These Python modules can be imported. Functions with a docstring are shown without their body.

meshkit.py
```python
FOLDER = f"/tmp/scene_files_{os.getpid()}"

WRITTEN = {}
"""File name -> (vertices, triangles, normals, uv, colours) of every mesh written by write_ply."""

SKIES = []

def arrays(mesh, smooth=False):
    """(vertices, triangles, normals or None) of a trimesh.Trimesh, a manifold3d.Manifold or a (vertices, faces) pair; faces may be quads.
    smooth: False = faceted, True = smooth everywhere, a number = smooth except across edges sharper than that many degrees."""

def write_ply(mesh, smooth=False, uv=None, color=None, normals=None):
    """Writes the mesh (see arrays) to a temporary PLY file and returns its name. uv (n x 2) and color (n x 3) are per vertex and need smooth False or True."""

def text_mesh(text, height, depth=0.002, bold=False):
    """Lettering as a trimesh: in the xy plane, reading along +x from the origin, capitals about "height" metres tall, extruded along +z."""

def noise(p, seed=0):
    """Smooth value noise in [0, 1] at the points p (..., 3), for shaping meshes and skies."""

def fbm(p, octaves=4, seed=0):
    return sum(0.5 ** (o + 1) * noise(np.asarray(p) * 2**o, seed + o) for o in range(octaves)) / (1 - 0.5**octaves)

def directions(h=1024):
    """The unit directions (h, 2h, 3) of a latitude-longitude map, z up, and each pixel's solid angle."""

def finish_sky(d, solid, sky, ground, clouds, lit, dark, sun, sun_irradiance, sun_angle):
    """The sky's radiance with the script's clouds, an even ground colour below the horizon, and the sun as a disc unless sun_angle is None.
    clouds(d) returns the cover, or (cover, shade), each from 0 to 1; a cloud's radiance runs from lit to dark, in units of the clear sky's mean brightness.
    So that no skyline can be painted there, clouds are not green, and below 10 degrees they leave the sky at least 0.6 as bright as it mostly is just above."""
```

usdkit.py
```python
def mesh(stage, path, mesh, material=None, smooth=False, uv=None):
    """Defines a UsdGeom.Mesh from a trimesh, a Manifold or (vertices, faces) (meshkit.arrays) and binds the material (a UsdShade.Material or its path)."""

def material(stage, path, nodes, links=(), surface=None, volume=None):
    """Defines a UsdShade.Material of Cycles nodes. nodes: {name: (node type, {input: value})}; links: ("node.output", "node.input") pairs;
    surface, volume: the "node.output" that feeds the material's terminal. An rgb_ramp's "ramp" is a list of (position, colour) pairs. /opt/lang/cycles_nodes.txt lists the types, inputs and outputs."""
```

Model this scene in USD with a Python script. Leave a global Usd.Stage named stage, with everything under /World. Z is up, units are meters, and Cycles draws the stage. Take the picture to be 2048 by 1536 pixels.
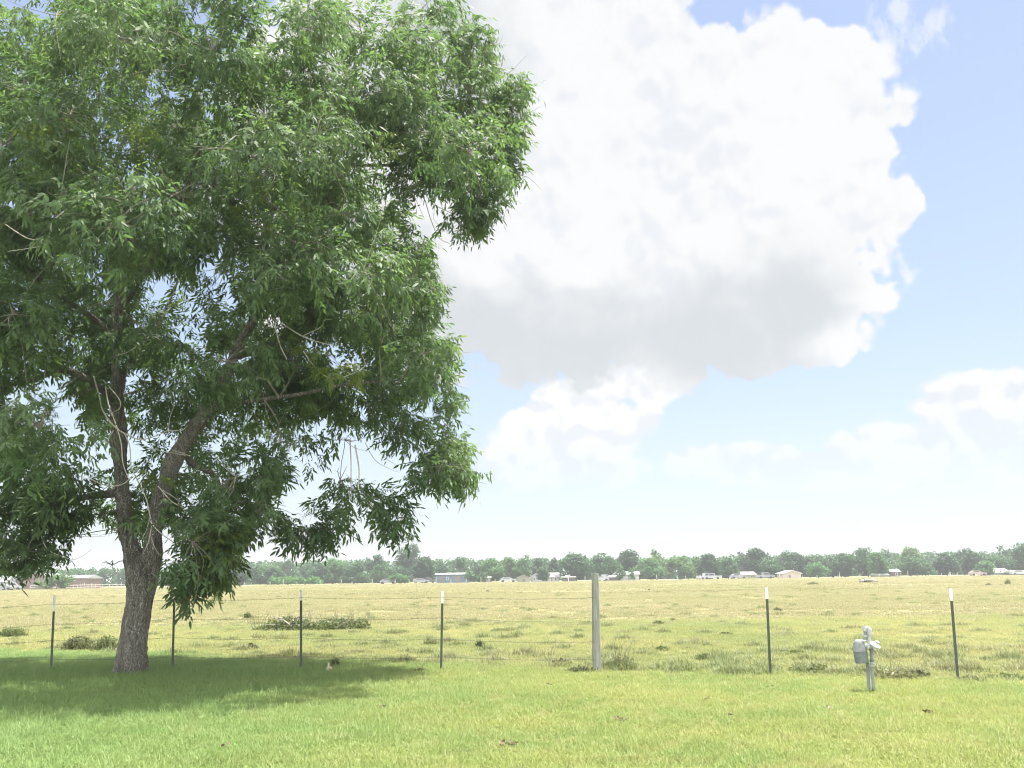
import math, random
import numpy as np, trimesh, manifold3d, usdkit, meshkit
from pxr import Usd, UsdGeom, UsdLux, UsdShade, Gf, Sdf, Vt

# ------------------------------------------------------------------ camera, sky, sun, exposure
EXPOSURE = 2.5
SKY_STRENGTH = 0.0525
SUN_INTENSITY = 0.74
SUN_ELEV = math.radians(74.0)
SUN_ROT = math.atan2(0.80, 0.36)           # direction towards the sun: high, to the right and slightly beyond the tree
FPX, CX, CY = 1800.0, 1024.0, 768.0         # focal length in pixels of the 2048 x 1536 photograph
PITCH, ROLL, EYE = math.radians(12.07), math.radians(0.785), 1.6

stage = Usd.Stage.CreateInMemory()
UsdGeom.SetStageUpAxis(stage, 'Z')
UsdGeom.SetStageMetersPerUnit(stage, 1.0)
UsdGeom.Xform.Define(stage, '/World')
UsdGeom.Scope.Define(stage, '/World/Looks')

_F = np.array([0, math.cos(PITCH), math.sin(PITCH)])
_R0, _U0 = np.array([1.0, 0, 0]), np.array([0, -math.sin(PITCH), math.cos(PITCH)])
_R = _R0 * math.cos(ROLL) - _U0 * math.sin(ROLL)
_U = _U0 * math.cos(ROLL) + _R0 * math.sin(ROLL)
EYEP = np.array([0, 0, EYE])
camera = UsdGeom.Camera.Define(stage, '/World/camera')
camera.CreateHorizontalApertureAttr(36.0)
camera.CreateVerticalApertureAttr(27.0)
camera.CreateFocalLengthAttr(36.0 * FPX / 2048)
camera.CreateClippingRangeAttr((0.05, 20000.0))
camera.CreateExposureAttr(EXPOSURE)
camera.AddTransformOp().Set(Gf.Matrix4d(*_R, 0, *_U, 0, *(-_F), 0, *EYEP, 1))


def ray(px, py):
    d = _F + _R * ((px - CX) / FPX) + _U * ((CY - py) / FPX)
    return d / np.linalg.norm(d)


def at(px, py, y):
    """The point seen at a pixel of the photograph, y metres in front of the camera."""
    d = ray(px, py)
    return EYEP + d * (y / d[1])


def on_ground(px, py, z=0.0):
    d = ray(px, py)
    return EYEP + d * ((z - EYE) / d[2])


def to_px(p):
    p = np.asarray(p, float) - EYEP
    z = p @ _F
    return np.stack([CX + FPX * (p @ _R) / z, CY - FPX * (p @ _U) / z], -1)


class Graph:
    """Collects Cycles nodes; a value that starts with @ is a link to another node's output."""
    def __init__(self):
        self.n, self.l, self.k = {}, [], 0

    def __call__(self, kind, out=None, **inputs):
        self.k += 1
        name = f'n{self.k}'
        vals = {}
        for a, b in inputs.items():
            if isinstance(b, str) and b.startswith('@'):
                self.l.append((b[1:], f'{name}.{a}'))
            else:
                vals[a] = b
        self.n[name] = (kind, vals)
        return f'@{name}.{out}' if out else name

    def math(self, op, a, b=0.5, c=0.0, clamp=False):
        return self('math', 'value', math_type=op, value1=a, value2=b, value3=c, use_clamp=clamp)

    def vmath(self, op, a, b=(0, 0, 0), c=(0, 0, 0), out='vector'):
        return self('vector_math', out, math_type=op, vector1=a, vector2=b, vector3=c)

    def mix(self, fac, a, b, kind='mix'):
        return self('mix_color', 'result', blend_type=kind, fac=fac, a=a, b=b)

    def ramp(self, fac, stops):
        return self('rgb_ramp', 'color', fac=fac, ramp=stops)

    def mapr(self, v, a, b, c=0.0, d=1.0, kind='linear'):
        return self('map_range', 'result', range_type=kind, value=v, from_min=a, from_max=b, to_min=c, to_max=d, clamp=True)

    def noise(self, vec, scale, detail=3.0, rough=0.5, dist=0.0, out='fac'):
        return self('noise_texture', out, dimensions='3D', type='fBM', vector=vec, scale=scale, detail=detail, roughness=rough, distortion=dist)

    def make(self, name, surface=None, volume=None):
        return usdkit.material(stage, '/World/Looks/' + name, self.n, self.l, surface=surface[1:] if surface else None, volume=volume[1:] if volume else None)


# ---- the sky: physical sky with cumulus clouds laid out by direction (azimuth, elevation in radians)
def ang(px, py):
    d = ray(px, py)
    return math.atan2(d[0], d[1]), math.asin(d[2])


def build_sky():
    g = Graph()
    d = g('texture_coordinate', 'generated')
    s = g('separate_xyz', vector=d)
    az = g.math('arctan2', f'@{s}.x', f'@{s}.y')
    el = g.math('arcsine', f'@{s}.z')
    p = g('combine_xyz', 'vector', x=az, y=el, z=0.0)
    clear = g('sky_texture', 'color', sky_type='single_scattering', sun_disc=False, sun_elevation=SUN_ELEV, sun_rotation=SUN_ROT,
              altitude=50.0, air_density=1.0, aerosol_density=2.2, ozone_density=1.0)

    def blobs(items):
        best = None
        for (px, py, rx, ry) in items:
            a, e = ang(px, py)
            sx, sy = FPX / rx, FPX / ry
            q = g.vmath('multiply_add', p, (sx, sy, 1), (-a * sx, -e * sy, 0))
            ln = g.vmath('length', q, out='value')
            v = g.math('subtract', 1.0, ln)
            best = v if best is None else g.math('smoothmax', best, v, 0.12)
        return best

    n_big = g.noise(p, 7.0, 2.0, 0.5)
    n_mid = g.noise(p, 18.0, 4.0, 0.55)
    warp = g.vmath('multiply_add', g('noise_texture', 'color', vector=p, scale=22.0, detail=3.0, roughness=0.55), (0.035, 0.035, 0), p)

    def billow(q):
        """Rounded heads of cloud at three sizes."""
        out = None
        for sc, amp in ((11.0, 0.46), (25.0, 0.32), (58.0, 0.18)):
            v = g('voronoi_texture', 'distance', dimensions='2D', feature='smooth_f1', smoothness=0.35, vector=q, scale=sc)
            w = g.math('multiply', g.math('subtract', 0.42, v), amp)
            out = w if out is None else g.math('add', out, w)
        return out

    bil = billow(warp)
    bil_up = billow(g.vmath('add', warp, (0.006, 0.014, 0)))
    n2 = g.math('multiply_add', g.math('subtract', n_mid, 0.5), 0.62, g.math('multiply', bil, 0.95))
    # the great cumulus and its neighbours
    big = blobs([(1130, 130, 330, 240), (1330, 170, 260, 150), (1610, 190, 170, 135), (1420, 330, 420, 280), (1690, 410, 150, 85), (1640, 540, 120, 170), (1690, 310, 110, 140), (1700, 240, 90, 110),
                 (1600, 230, 190, 160), (1370, 570, 430, 215), (1480, 640, 260, 130), (1060, 570, 340, 230), (1180, 330, 300, 200), (800, 330, 400, 460), (1640, 690, 90, 55), (1560, 560, 190, 190)])
    bigc = g.mapr(g.math('multiply_add', n2, g.mapr(big, -0.16, 0.06, 0.0, 1.0), big), 0.03, 0.17, 0, 1, 'smoothstep')
    sec = blobs([(1262, 765, 118, 58), (1150, 800, 110, 60), (1095, 860, 125, 75), (1200, 850, 130, 90), (1120, 930, 190, 60)])
    secc = g.mapr(g.math('multiply_add', n2, g.mapr(sec, -0.25, 0.05, 0.0, 1.0), sec), 0.04, 0.26, 0, 1, 'smoothstep')
    right = blobs([(1950, 825, 150, 80), (1840, 890, 170, 60), (2090, 850, 140, 100), (1460, 920, 130, 48), (1660, 945, 260, 40), (1930, 930, 220, 56), (2300, 860, 160, 110), (2600, 900, 200, 90)])
    rightc = g.mapr(g.math('multiply_add', n2, g.mapr(right, -0.25, 0.05, 0.0, 1.0), right), 0.04, 0.28, 0, 1, 'smoothstep')
    wisp = blobs([(1770, 75, 30, 70), (1800, 25, 46, 34), (1862, 55, 40, 34)])
    wispc = g.math('multiply', g.mapr(g.math('add', wisp, g.math('multiply', g.math('subtract', g.noise(g.vmath('multiply', g.vmath('add', warp, g.vmath('scale', p)), (1, 0.55, 1)), 22.0, 5.0, 0.65), 0.46), 4.5)), 0.0, 1.1, 0, 1, 'smoothstep'), 0.6)
    # clouds outside the view, made brighter and denser to add fill light
    n_far = g.noise(d, 3.2, 6.0, 0.55)
    away_az = g.mapr(g.math('absolute', az), 0.62, 0.80)
    away_el = g.mapr(el, 0.66, 0.80)
    away = g.math('maximum', away_az, away_el)
    fill_clouds = g.math('multiply', g.mapr(n_far, 0.38, 0.50, 0, 1, 'smoothstep'), away)
    # light and shade of the clouds: bright tops, grey flat bases, and relief from the noise
    relief = g.math('subtract', bil_up, bil)
    base = blobs([(1130, 700, 440, 200), (1430, 680, 360, 190), (960, 660, 330, 190), (1570, 620, 190, 190), (800, 600, 330, 200), (870, 60, 250, 330)])
    bright = blobs([(1180, 520, 130, 60), (960, 520, 100, 60), (1690, 690, 110, 60)])
    base = g.math('subtract', base, g.math('multiply', g.math('maximum', bright, 0.0), 0.8))
    shade = g.mapr(g.math('multiply_add', g.math('subtract', n_mid, 0.5), 0.7, g.math('multiply_add', bil, -0.5, g.math('multiply_add', g.math('subtract', n_big, 0.5), 0.6, base))), -0.05, 0.85, 0, 1, 'smoothstep')
    soft = g.mapr(g.math('multiply_add', relief, 1.6, g.math('multiply_add', g.math('subtract', n_mid, 0.5), 0.5, g.math('multiply', g.math('subtract', n_big, 0.47), 1.6))), -0.06, 0.52, 0.0, 0.66, 'smoothstep')
    lit, grey = (3.2, 3.23, 3.27), (2.36, 2.50, 2.60)
    ccol = g.mix(soft, lit, (2.66, 2.80, 2.98))
    ccol = g.mix(shade, ccol, grey)
    # haze whitens the sky towards the horizon
    up = g.math('maximum', el, 0.0)
    grad = g.ramp(g.math('multiply', up, 1.25), [(0.0, (2.6, 2.8, 3.02)), (0.14, (2.38, 2.66, 3.0)), (0.32, (1.95, 2.36, 2.98)), (0.80, (1.46, 1.82, 2.75)), (1.0, (1.3, 1.7, 2.7))])
    col = g.mix(0.75, clear, grad)
    col = g.mix(fill_clouds, col, (11.0, 11.05, 11.1))
    fade = g.mapr(el, 0.05, 0.18, 0.12, 1.0, 'smoothstep')
    col = g.mix(g.math('multiply', rightc, fade), col, g.mix(g.mapr(relief, -0.03, 0.08, 0, 0.8), (3.2, 3.24, 3.3), (2.7, 2.86, 3.05)))
    col = g.mix(g.math('multiply', secc, fade), col, g.mix(g.mapr(relief, -0.03, 0.08, 0, 0.7), (3.28, 3.3, 3.34), (2.72, 2.86, 3.02)))
    col = g.mix(bigc, col, ccol)
    col = g.mix(wispc, col, (3.2, 3.25, 3.35))
    return g.make('sky', surface=g('background_shader', 'background', color=col, strength=SKY_STRENGTH))


sky = UsdLux.DomeLight.Define(stage, '/World/sky')
UsdShade.MaterialBindingAPI.Apply(sky.GetPrim()).Bind(build_sky())
sky.GetPrim().SetCustomDataByKey('kind', 'structure')
SUN_DIR = np.array([math.sin(SUN_ROT) * math.cos(SUN_ELEV), math.cos(SUN_ROT) * math.cos(SUN_ELEV), math.sin(SUN_ELEV)])
sun = UsdLux.DistantLight.Define(stage, '/World/sun')
sun.CreateNormalizeAttr(True)
sun.CreateIntensityAttr(SUN_INTENSITY)
sun.CreateAngleAttr(0.55)
sun.CreateColorAttr(Gf.Vec3f(1.0, 0.95, 0.86))
_x = np.cross([0, 1, 0], SUN_DIR); _x /= np.linalg.norm(_x)
_y = np.cross(SUN_DIR, _x)
sun.AddTransformOp().Set(Gf.Matrix4d(*_x, 0, *_y, 0, *SUN_DIR, 0, 0, 0, 50, 1))

# ------------------------------------------------------------------ helpers
USED = {}


def numbered(parent, name):
    k = USED.get((parent, name), -1) + 1
    USED[(parent, name)] = k
    return name if k == 0 else f'{name}_{k:03d}'


def tag(prim, label=None, category=None, group=None, kind=None):
    prim = prim.GetPrim() if hasattr(prim, 'GetPrim') else prim
    for key, val in (('label', label), ('category', category), ('group', group), ('kind', kind)):
        if val:
            prim.SetCustomDataByKey(key, val)
    return prim


def path_of(p):
    return '/World' if p is None else str(p.GetPath())


def thing(name, label=None, category=None, loc=(0, 0, 0), rotz=0.0, group=None, kind=None):
    x = UsdGeom.Xform.Define(stage, f"/World/{numbered('/World', name)}")
    x.AddTranslateOp().Set(Gf.Vec3d(*map(float, loc)))
    if rotz:
        x.AddRotateZOp().Set(math.degrees(rotz))
    return tag(x, label, category, group, kind)


def part(name, mesh, material, parent=None, smooth=False, label=None, kind=None):
    base = path_of(parent)
    m = usdkit.mesh(stage, f'{base}/{numbered(base, name)}', mesh, material, smooth=smooth)
    return tag(m, label=label, kind=kind)


def cat(ms):
    return trimesh.util.concatenate(list(ms))


def box(x0, x1, y0, y1, z0, z1):
    m = trimesh.creation.box([x1 - x0, y1 - y0, z1 - z0])
    m.apply_translation([(x0 + x1) / 2, (y0 + y1) / 2, (z0 + z1) / 2])
    return m


def catmull(pts, n=6):
    """Smooth curve through rows of points (any number of columns)."""
    pts = np.asarray(pts, float)
    p = np.vstack([2 * pts[0] - pts[1], pts, 2 * pts[-1] - pts[-2]])
    out = []
    for i in range(1, len(p) - 2):
        for t in np.linspace(0, 1, n, endpoint=False):
            a, b, c, d = p[i - 1], p[i], p[i + 1], p[i + 2]
            out.append(0.5 * ((2 * b) + (c - a) * t + (2 * a - 5 * b + 4 * c - d) * t * t + (3 * b - a - 3 * c + d) * t ** 3))
    out.append(pts[-1])
    return np.array(out)


def tube(pts, radii, sides=8, cap=True):
    pts = np.asarray(pts, float)
    n = len(pts)
    radii = np.broadcast_to(np.asarray(radii, float), (n,))
    tan = np.gradient(pts, axis=0)
    tan /= np.maximum(np.linalg.norm(tan, axis=1, keepdims=True), 1e-9)
    ref = np.array([1.0, 0, 0]) if abs(tan[0][0]) < 0.9 else np.array([0, 1.0, 0])
    verts, u = [], ref
    a = np.arange(sides) * 2 * math.pi / sides
    for i in range(n):
        u = u - tan[i] * (u @ tan[i])
        u /= max(np.linalg.norm(u), 1e-9)
        w = np.cross(tan[i], u)
        verts.append(pts[i] + radii[i] * (np.outer(np.cos(a), u) + np.outer(np.sin(a), w)))
    v = np.vstack(verts)
    i, j = np.meshgrid(np.arange(n - 1), np.arange(sides), indexing='ij')
    i, j = i.ravel(), j.ravel()
    k = (j + 1) % sides
    A, B, C, D = i * sides + j, i * sides + k, (i + 1) * sides + k, (i + 1) * sides + j
    f = np.vstack([np.stack([A, B, C], 1), np.stack([A, C, D], 1)])
    if cap:
        v = np.vstack([v, pts[0], pts[-1]])
        jj = np.arange(sides)
        kk = (jj + 1) % sides
        f = np.vstack([f, np.stack([np.full(sides, n * sides), kk, jj], 1), np.stack([np.full(sides, n * sides + 1), (n - 1) * sides + jj, (n - 1) * sides + kk], 1)])
    return trimesh.Trimesh(v, f, process=False)


def revolve(profile, sides=24, axis='z'):
    m = trimesh.creation.revolve(np.asarray(profile, float), sections=sides)
    if axis == 'x':
        m.apply_transform(trimesh.transformations.rotation_matrix(math.pi / 2, [0, 1, 0]))
    if axis == 'y':
        m.apply_transform(trimesh.transformations.rotation_matrix(-math.pi / 2, [1, 0, 0]))
    return m


def moved(m, x=0, y=0, z=0):
    m = m.copy()
    m.apply_translation([x, y, z])
    return m


def rounded_box(sx, sy, sz, r, n=8):
    """A box with rounded edges, centred, standing on z = 0."""
    pts = []
    s = trimesh.creation.icosphere(2, r)
    for x in (-1, 1):
        for y in (-1, 1):
            for z in (0, 1):
                pts.append(s.vertices + [x * (sx / 2 - r), y * (sy / 2 - r), r if z == 0 else sz - r])
    return trimesh.convex.convex_hull(np.vstack(pts))


def instancer(path, protos, pos, quats, scales, idx):
    """A PointInstancer at path; protos are (name, mesh, material)."""
    pi = UsdGeom.PointInstancer.Define(stage, path)
    rel = pi.CreatePrototypesRel()
    for name, mesh, material in protos:
        usdkit.mesh(stage, f'{path}/{name}', mesh, material)
        rel.AddTarget(Sdf.Path(f'{path}/{name}'))
    pi.CreateProtoIndicesAttr(Vt.IntArray.FromNumpy(np.asarray(idx, np.int32)))
    pi.CreatePositionsAttr(Vt.Vec3fArray.FromNumpy(np.asarray(pos, np.float32)))
    pi.CreateScalesAttr(Vt.Vec3fArray.FromNumpy(np.asarray(scales, np.float32)))
    q = np.asarray(quats, float)                       # w, x, y, z
    pi.CreateOrientationsAttr(Vt.QuathArray([Gf.Quath(float(a), float(b), float(c), float(d)) for a, b, c, d in q]))
    return pi.GetPrim()


def quat_z(a):
    a = np.asarray(a, float)
    return np.stack([np.cos(a / 2), 0 * a, 0 * a, np.sin(a / 2)], 1)


def quat_frame(X, Y, Z):
    from scipy.spatial.transform import Rotation
    q = Rotation.from_matrix(np.stack([X, Y, Z], -1)).as_quat()
    return q[:, [3, 0, 1, 2]]


def fbm(p, octaves=4, seed=0):
    return meshkit.fbm(p, octaves, seed)


def fbm2(x, y, scale, octaves=3, seed=0):
    x, y = np.asarray(x, float), np.asarray(y, float)
    return meshkit.fbm(np.stack([x * scale + 311.7, y * scale + 157.3, np.zeros_like(x) + 0.37], -1), octaves, seed)


def ground_z(x, y):
    x, y = np.asarray(x, float), np.asarray(y, float)
    z = (fbm2(x, y, 0.22, 2, 5) - 0.5) * 0.07 + (fbm2(x, y, 0.7, 2, 9) - 0.5) * 0.012
    far = np.clip((y - 18) / 30, 0, 1)
    return z + far * (fbm2(x, y, 0.05, 3, 3) - 0.5) * 0.35


def standing(px, py):
    """The point of the (undulating) ground seen at a pixel."""
    z = 0.0
    for _ in range(4):
        q = on_ground(px, py, z)
        z = float(ground_z(q[0], q[1]))
    return np.array([q[0], q[1], z])


def edge_y(px):
    """Photograph row of the far edge of the pasture."""
    return 1178.0 - 0.0137 * px


# ------------------------------------------------------------------ materials
def plain(name, color, rough=0.6, vary=0.0, scale=6.0, metallic=0.0, bump=0.0, spec=0.5):
    g = Graph()
    pos = g('texture_coordinate', 'object')
    n = g.noise(pos, scale, 5.0, 0.6)
    col = g.mix(g.mapr(n, 0.3, 0.7), tuple(c * (1 - vary) for c in color), tuple(min(1, c * (1 + vary)) for c in color))
    kw = dict(base_color=col, roughness=rough, metallic=metallic, specular_ior_level=spec)
    if bump:
        kw['normal'] = g('bump', 'normal', height=g.noise(pos, scale * 4, 5.0, 0.6), strength=bump, distance=0.01)
    return g.make(name, g('principled_bsdf', 'BSDF', **kw))


def grass_material(name, a, b, c, dry, patch=0.35, dry_lo=0.52, dry_hi=0.68, rough=0.55, trans=0.35, shade_lush=None, vary=(0.6, 1.35)):
    """Blades: tone varies from blade to blade, over decimetres and over metres; dry patches of their own."""
    g = Graph()
    geo = g('geometry')
    pos = f'@{geo}.position'
    big = g.noise(pos, patch, 3.0, 0.55)
    small = g.noise(pos, 2.3, 3.0, 0.6)
    rnd = f'@{geo}.random_per_island'
    col = g.mix(g.mapr(big, 0.40, 0.60), a, b)
    col = g.mix(g.mapr(small, 0.45, 0.66, 0, 0.85), col, c)
    if shade_lush:                                            # greener towards the left: lusher grass, with the tree shade's green painted in
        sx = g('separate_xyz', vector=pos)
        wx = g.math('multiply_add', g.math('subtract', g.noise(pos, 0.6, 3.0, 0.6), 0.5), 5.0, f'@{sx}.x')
        col = g.mix(g.mapr(wx, 0.6, -4.4, 0, 0.7), col, shade_lush)
    d = g.math('add', g.noise(g.vmath('multiply', pos, (1, 1.4, 1)), 0.55, 4.0, 0.6), g.math('multiply', g.math('subtract', rnd, 0.5), 0.34))
    col = g.mix(g.mapr(d, dry_lo, dry_hi), col, dry)
    col = g.mix(1.0, col, g.ramp(rnd, [(0, (vary[0],) * 3), (1, (vary[1],) * 3)]), 'multiply')
    sh = g('principled_bsdf', 'BSDF', base_color=col, roughness=rough, specular_ior_level=0.35)
    tr = g('translucent_bsdf', 'BSDF', color=col)
    return g.make(name, g('mix_closure', 'closure', fac=trans, closure1=sh, closure2=tr))


def leaf_material(name, dark, light, yellow, trans=0.38, rough=0.42, vary=(0.52, 1.5), spec=0.4, brown=0.0):
    g = Graph()
    geo = g('geometry')
    oi = g('object_info', 'random')
    rnd = f'@{geo}.random_per_island'
    n = g.noise(f'@{geo}.position', 0.9, 3.0, 0.55)
    col = g.mix(g.mapr(n, 0.36, 0.64), dark, light)
    col = g.mix(g.mapr(g.math('multiply_add', oi, 0.6, g.math('multiply', rnd, 0.5)), 0.78, 1.06, 0, 0.75), col, yellow)
    col = g.mix(1.0, col, g.ramp(rnd, [(0, (vary[0],) * 3), (1, (vary[1],) * 3)]), 'multiply')
    sh = g('principled_bsdf', 'BSDF', base_color=col, roughness=rough, specular_ior_level=spec)
    tr = g('translucent_bsdf', 'BSDF', color=g.mix(1.0, col, (1.15, 1.2, 0.75), 'multiply'))
    return g.make(name, g('mix_closure', 'closure', fac=trans, closure1=sh, closure2=tr))


def bark_material(name, a, b, c, zscale=0.2, scale=15.0, bump=1.0, dist=0.05):
    g = Graph()
    pos = g('texture_coordinate', 'object')
    st = g.vmath('multiply', pos, (1, 1, zscale))
    n = g.noise(st, scale, 6.0, 0.65, 0.6)
    vor = g('voronoi_texture', 'distance', feature='distance_to_edge', vector=g.vmath('add', st, g.vmath('scale', g('noise_texture', 'color', vector=st, scale=scale * 0.8, detail=3.0))), scale=scale * 0.8)
    big = g.noise(pos, 1.7, 4.0, 0.6)
    col = g.mix(g.mapr(n, 0.3, 0.7), a, b)
    col = g.mix(g.mapr(big, 0.5, 0.72, 0, 0.7), col, c)
    crack = g.mapr(vor, 0.0, 0.22)
    col = g.mix(g.math('subtract', 1.0, crack), col, tuple(x * 0.45 for x in a))
    h = g.math('multiply_add', crack, 0.8, n)
    return g.make(name, g('principled_bsdf', 'BSDF', base_color=col, roughness=0.9, specular_ior_level=0.2, normal=g('bump', 'normal', height=h, strength=bump, distance=dist)))


def ground_material():
    """Soil and thatch between the blades: mown lawn on this side of the fence, tan pasture beyond it."""
    g = Graph()
    pos = g('geometry', 'position')
    s = g('separate_xyz', vector=pos)
    wob = g.math('multiply', g.math('subtract', g.noise(pos, 0.7, 3.0, 0.6), 0.5), 1.6)
    edge = g.mapr(g.math('add', g.math('multiply_add', f'@{s}.x', LAWN_SLOPE, f'@{s}.y'), wob), LAWN_EDGE - 0.4, LAWN_EDGE + 0.5)
    lawn = g.mix(g.noise(pos, 1.3, 5.0, 0.65), (0.045, 0.06, 0.016), (0.13, 0.14, 0.045))
    n1 = g.noise(pos, 0.35, 6.0, 0.62)
    n2 = g.noise(g.vmath('multiply', pos, (1, 0.35, 1)), 0.06, 5.0, 0.6)
    n3 = g.noise(pos, 2.6, 5.0, 0.65)
    past = g.mix(g.mapr(n1, 0.34, 0.66), (0.20, 0.18, 0.095), (0.29, 0.26, 0.14))
    past = g.mix(g.mapr(n2, 0.46, 0.62, 0, 0.8), past, (0.235, 0.235, 0.105))
    past = g.mix(g.mapr(n3, 0.55, 0.75, 0, 0.7), past, (0.13, 0.13, 0.065))
    col = g.mix(edge, lawn, past)
    h = g.noise(pos, 9.0, 5.0, 0.7)
    return g.make('ground', g('principled_bsdf', 'BSDF', base_color=col, roughness=0.95, specular_ior_level=0.1, normal=g('bump', 'normal', height=h, strength=0.5, distance=0.05)))


# ------------------------------------------------------------------ ground
# the lawn ends along a line that passes a little beyond the fence at the left: y = LAWN_EDGE - LAWN_SLOPE * x
_l0, _l1 = on_ground(150, 1309), on_ground(1750, 1363)
LAWN_SLOPE = -(_l1[1] - _l0[1]) / (_l1[0] - _l0[0])
LAWN_EDGE = _l0[1] + LAWN_SLOPE * _l0[0]


def grid_axis(near, far, step0, grow):
    a, s = [near], step0
    while a[-1] < far:
        a.append(a[-1] + s)
        s *= grow
    return np.array(a)


_right = grid_axis(0, 2600, 0.35, 1.06)
_xs = np.concatenate([-_right[:0:-1], _right])
_ys = np.concatenate([[-2600, -600, -100, -20], grid_axis(-4, 2600, 0.35, 1.035)])
_X, _Y = np.meshgrid(_xs, _ys)
_V = np.stack([_X.ravel(), _Y.ravel(), ground_z(_X, _Y).ravel()], 1)
_i, _j = np.meshgrid(np.arange(len(_ys) - 1), np.arange(len(_xs) - 1), indexing='ij')
_a = (_i * len(_xs) + _j).ravel()
_Fc = np.stack([_a, _a + 1, _a + 1 + len(_xs), _a + len(_xs)], 1)
_gm = meshkit.arrays((_V, _Fc))
ground = part('ground', (_gm[0], _gm[1]), ground_material(), smooth=True, kind='structure')


# ------------------------------------------------------------------ grass
def blades(n, size, hmin, hmax, w, bend, seed, clump=0.0, segs=2):
    """n grass blades scattered over a square of side size, as one mesh."""
    r = np.random.default_rng(seed)
    x, y = (r.random(n) - 0.5) * size, (r.random(n) - 0.5) * size
    if clump:
        k = max(3, int(size * size * clump))
        cx, cy = (r.random(k) - 0.5) * size, (r.random(k) - 0.5) * size
        pick = r.integers(0, k, n)
        on = r.random(n) < 0.6
        sp = 0.09 + 0.12 * r.random(k)
        x = np.where(on, cx[pick] + r.normal(0, 1, n) * sp[pick], x)
        y = np.where(on, cy[pick] + r.normal(0, 1, n) * sp[pick], y)
    h = hmin + (hmax - hmin) * r.random(n) ** 1.4
    th = r.random(n) * 2 * math.pi
    t0 = np.clip(bend * (0.1 + 0.7 * r.random(n)), 0, 1.35)          # tilt from upright at the foot and at the tip
    t1 = np.clip(t0 + bend * (0.3 + 0.8 * r.random(n)), 0, 1.75)
    dx, dy = np.cos(th), np.sin(th)
    wx, wy = -dy * w * 0.5, dx * w * 0.5
    P = []
    ax, az = h * 0.5 * np.sin(t0), h * 0.5 * np.cos(t0)
    bx, bz = ax + h * 0.5 * np.sin(t1), az + h * 0.5 * np.cos(t1)
    for px, pz, ww in ((0 * h, 0 * h - 0.01, 1.0), (ax, az, 0.9), (bx, np.maximum(bz, 0.012), 0)):
        if np.ndim(ww) == 0 and ww:
            P += [np.stack([x + dx * px - wx * ww, y + dy * px - wy * ww, pz], 1), np.stack([x + dx * px + wx * ww, y + dy * px + wy * ww, pz], 1)]
        else:
            P += [np.stack([x + dx * px, y + dy * px, pz], 1)]
    V = np.stack(P, 1).reshape(-1, 3)
    b = np.arange(n)[:, None] * 5
    F = np.concatenate([b + [0, 1, 3], b + [0, 3, 2], b + [2, 3, 4]], 0)
    return trimesh.Trimesh(V, F, process=False)


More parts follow.
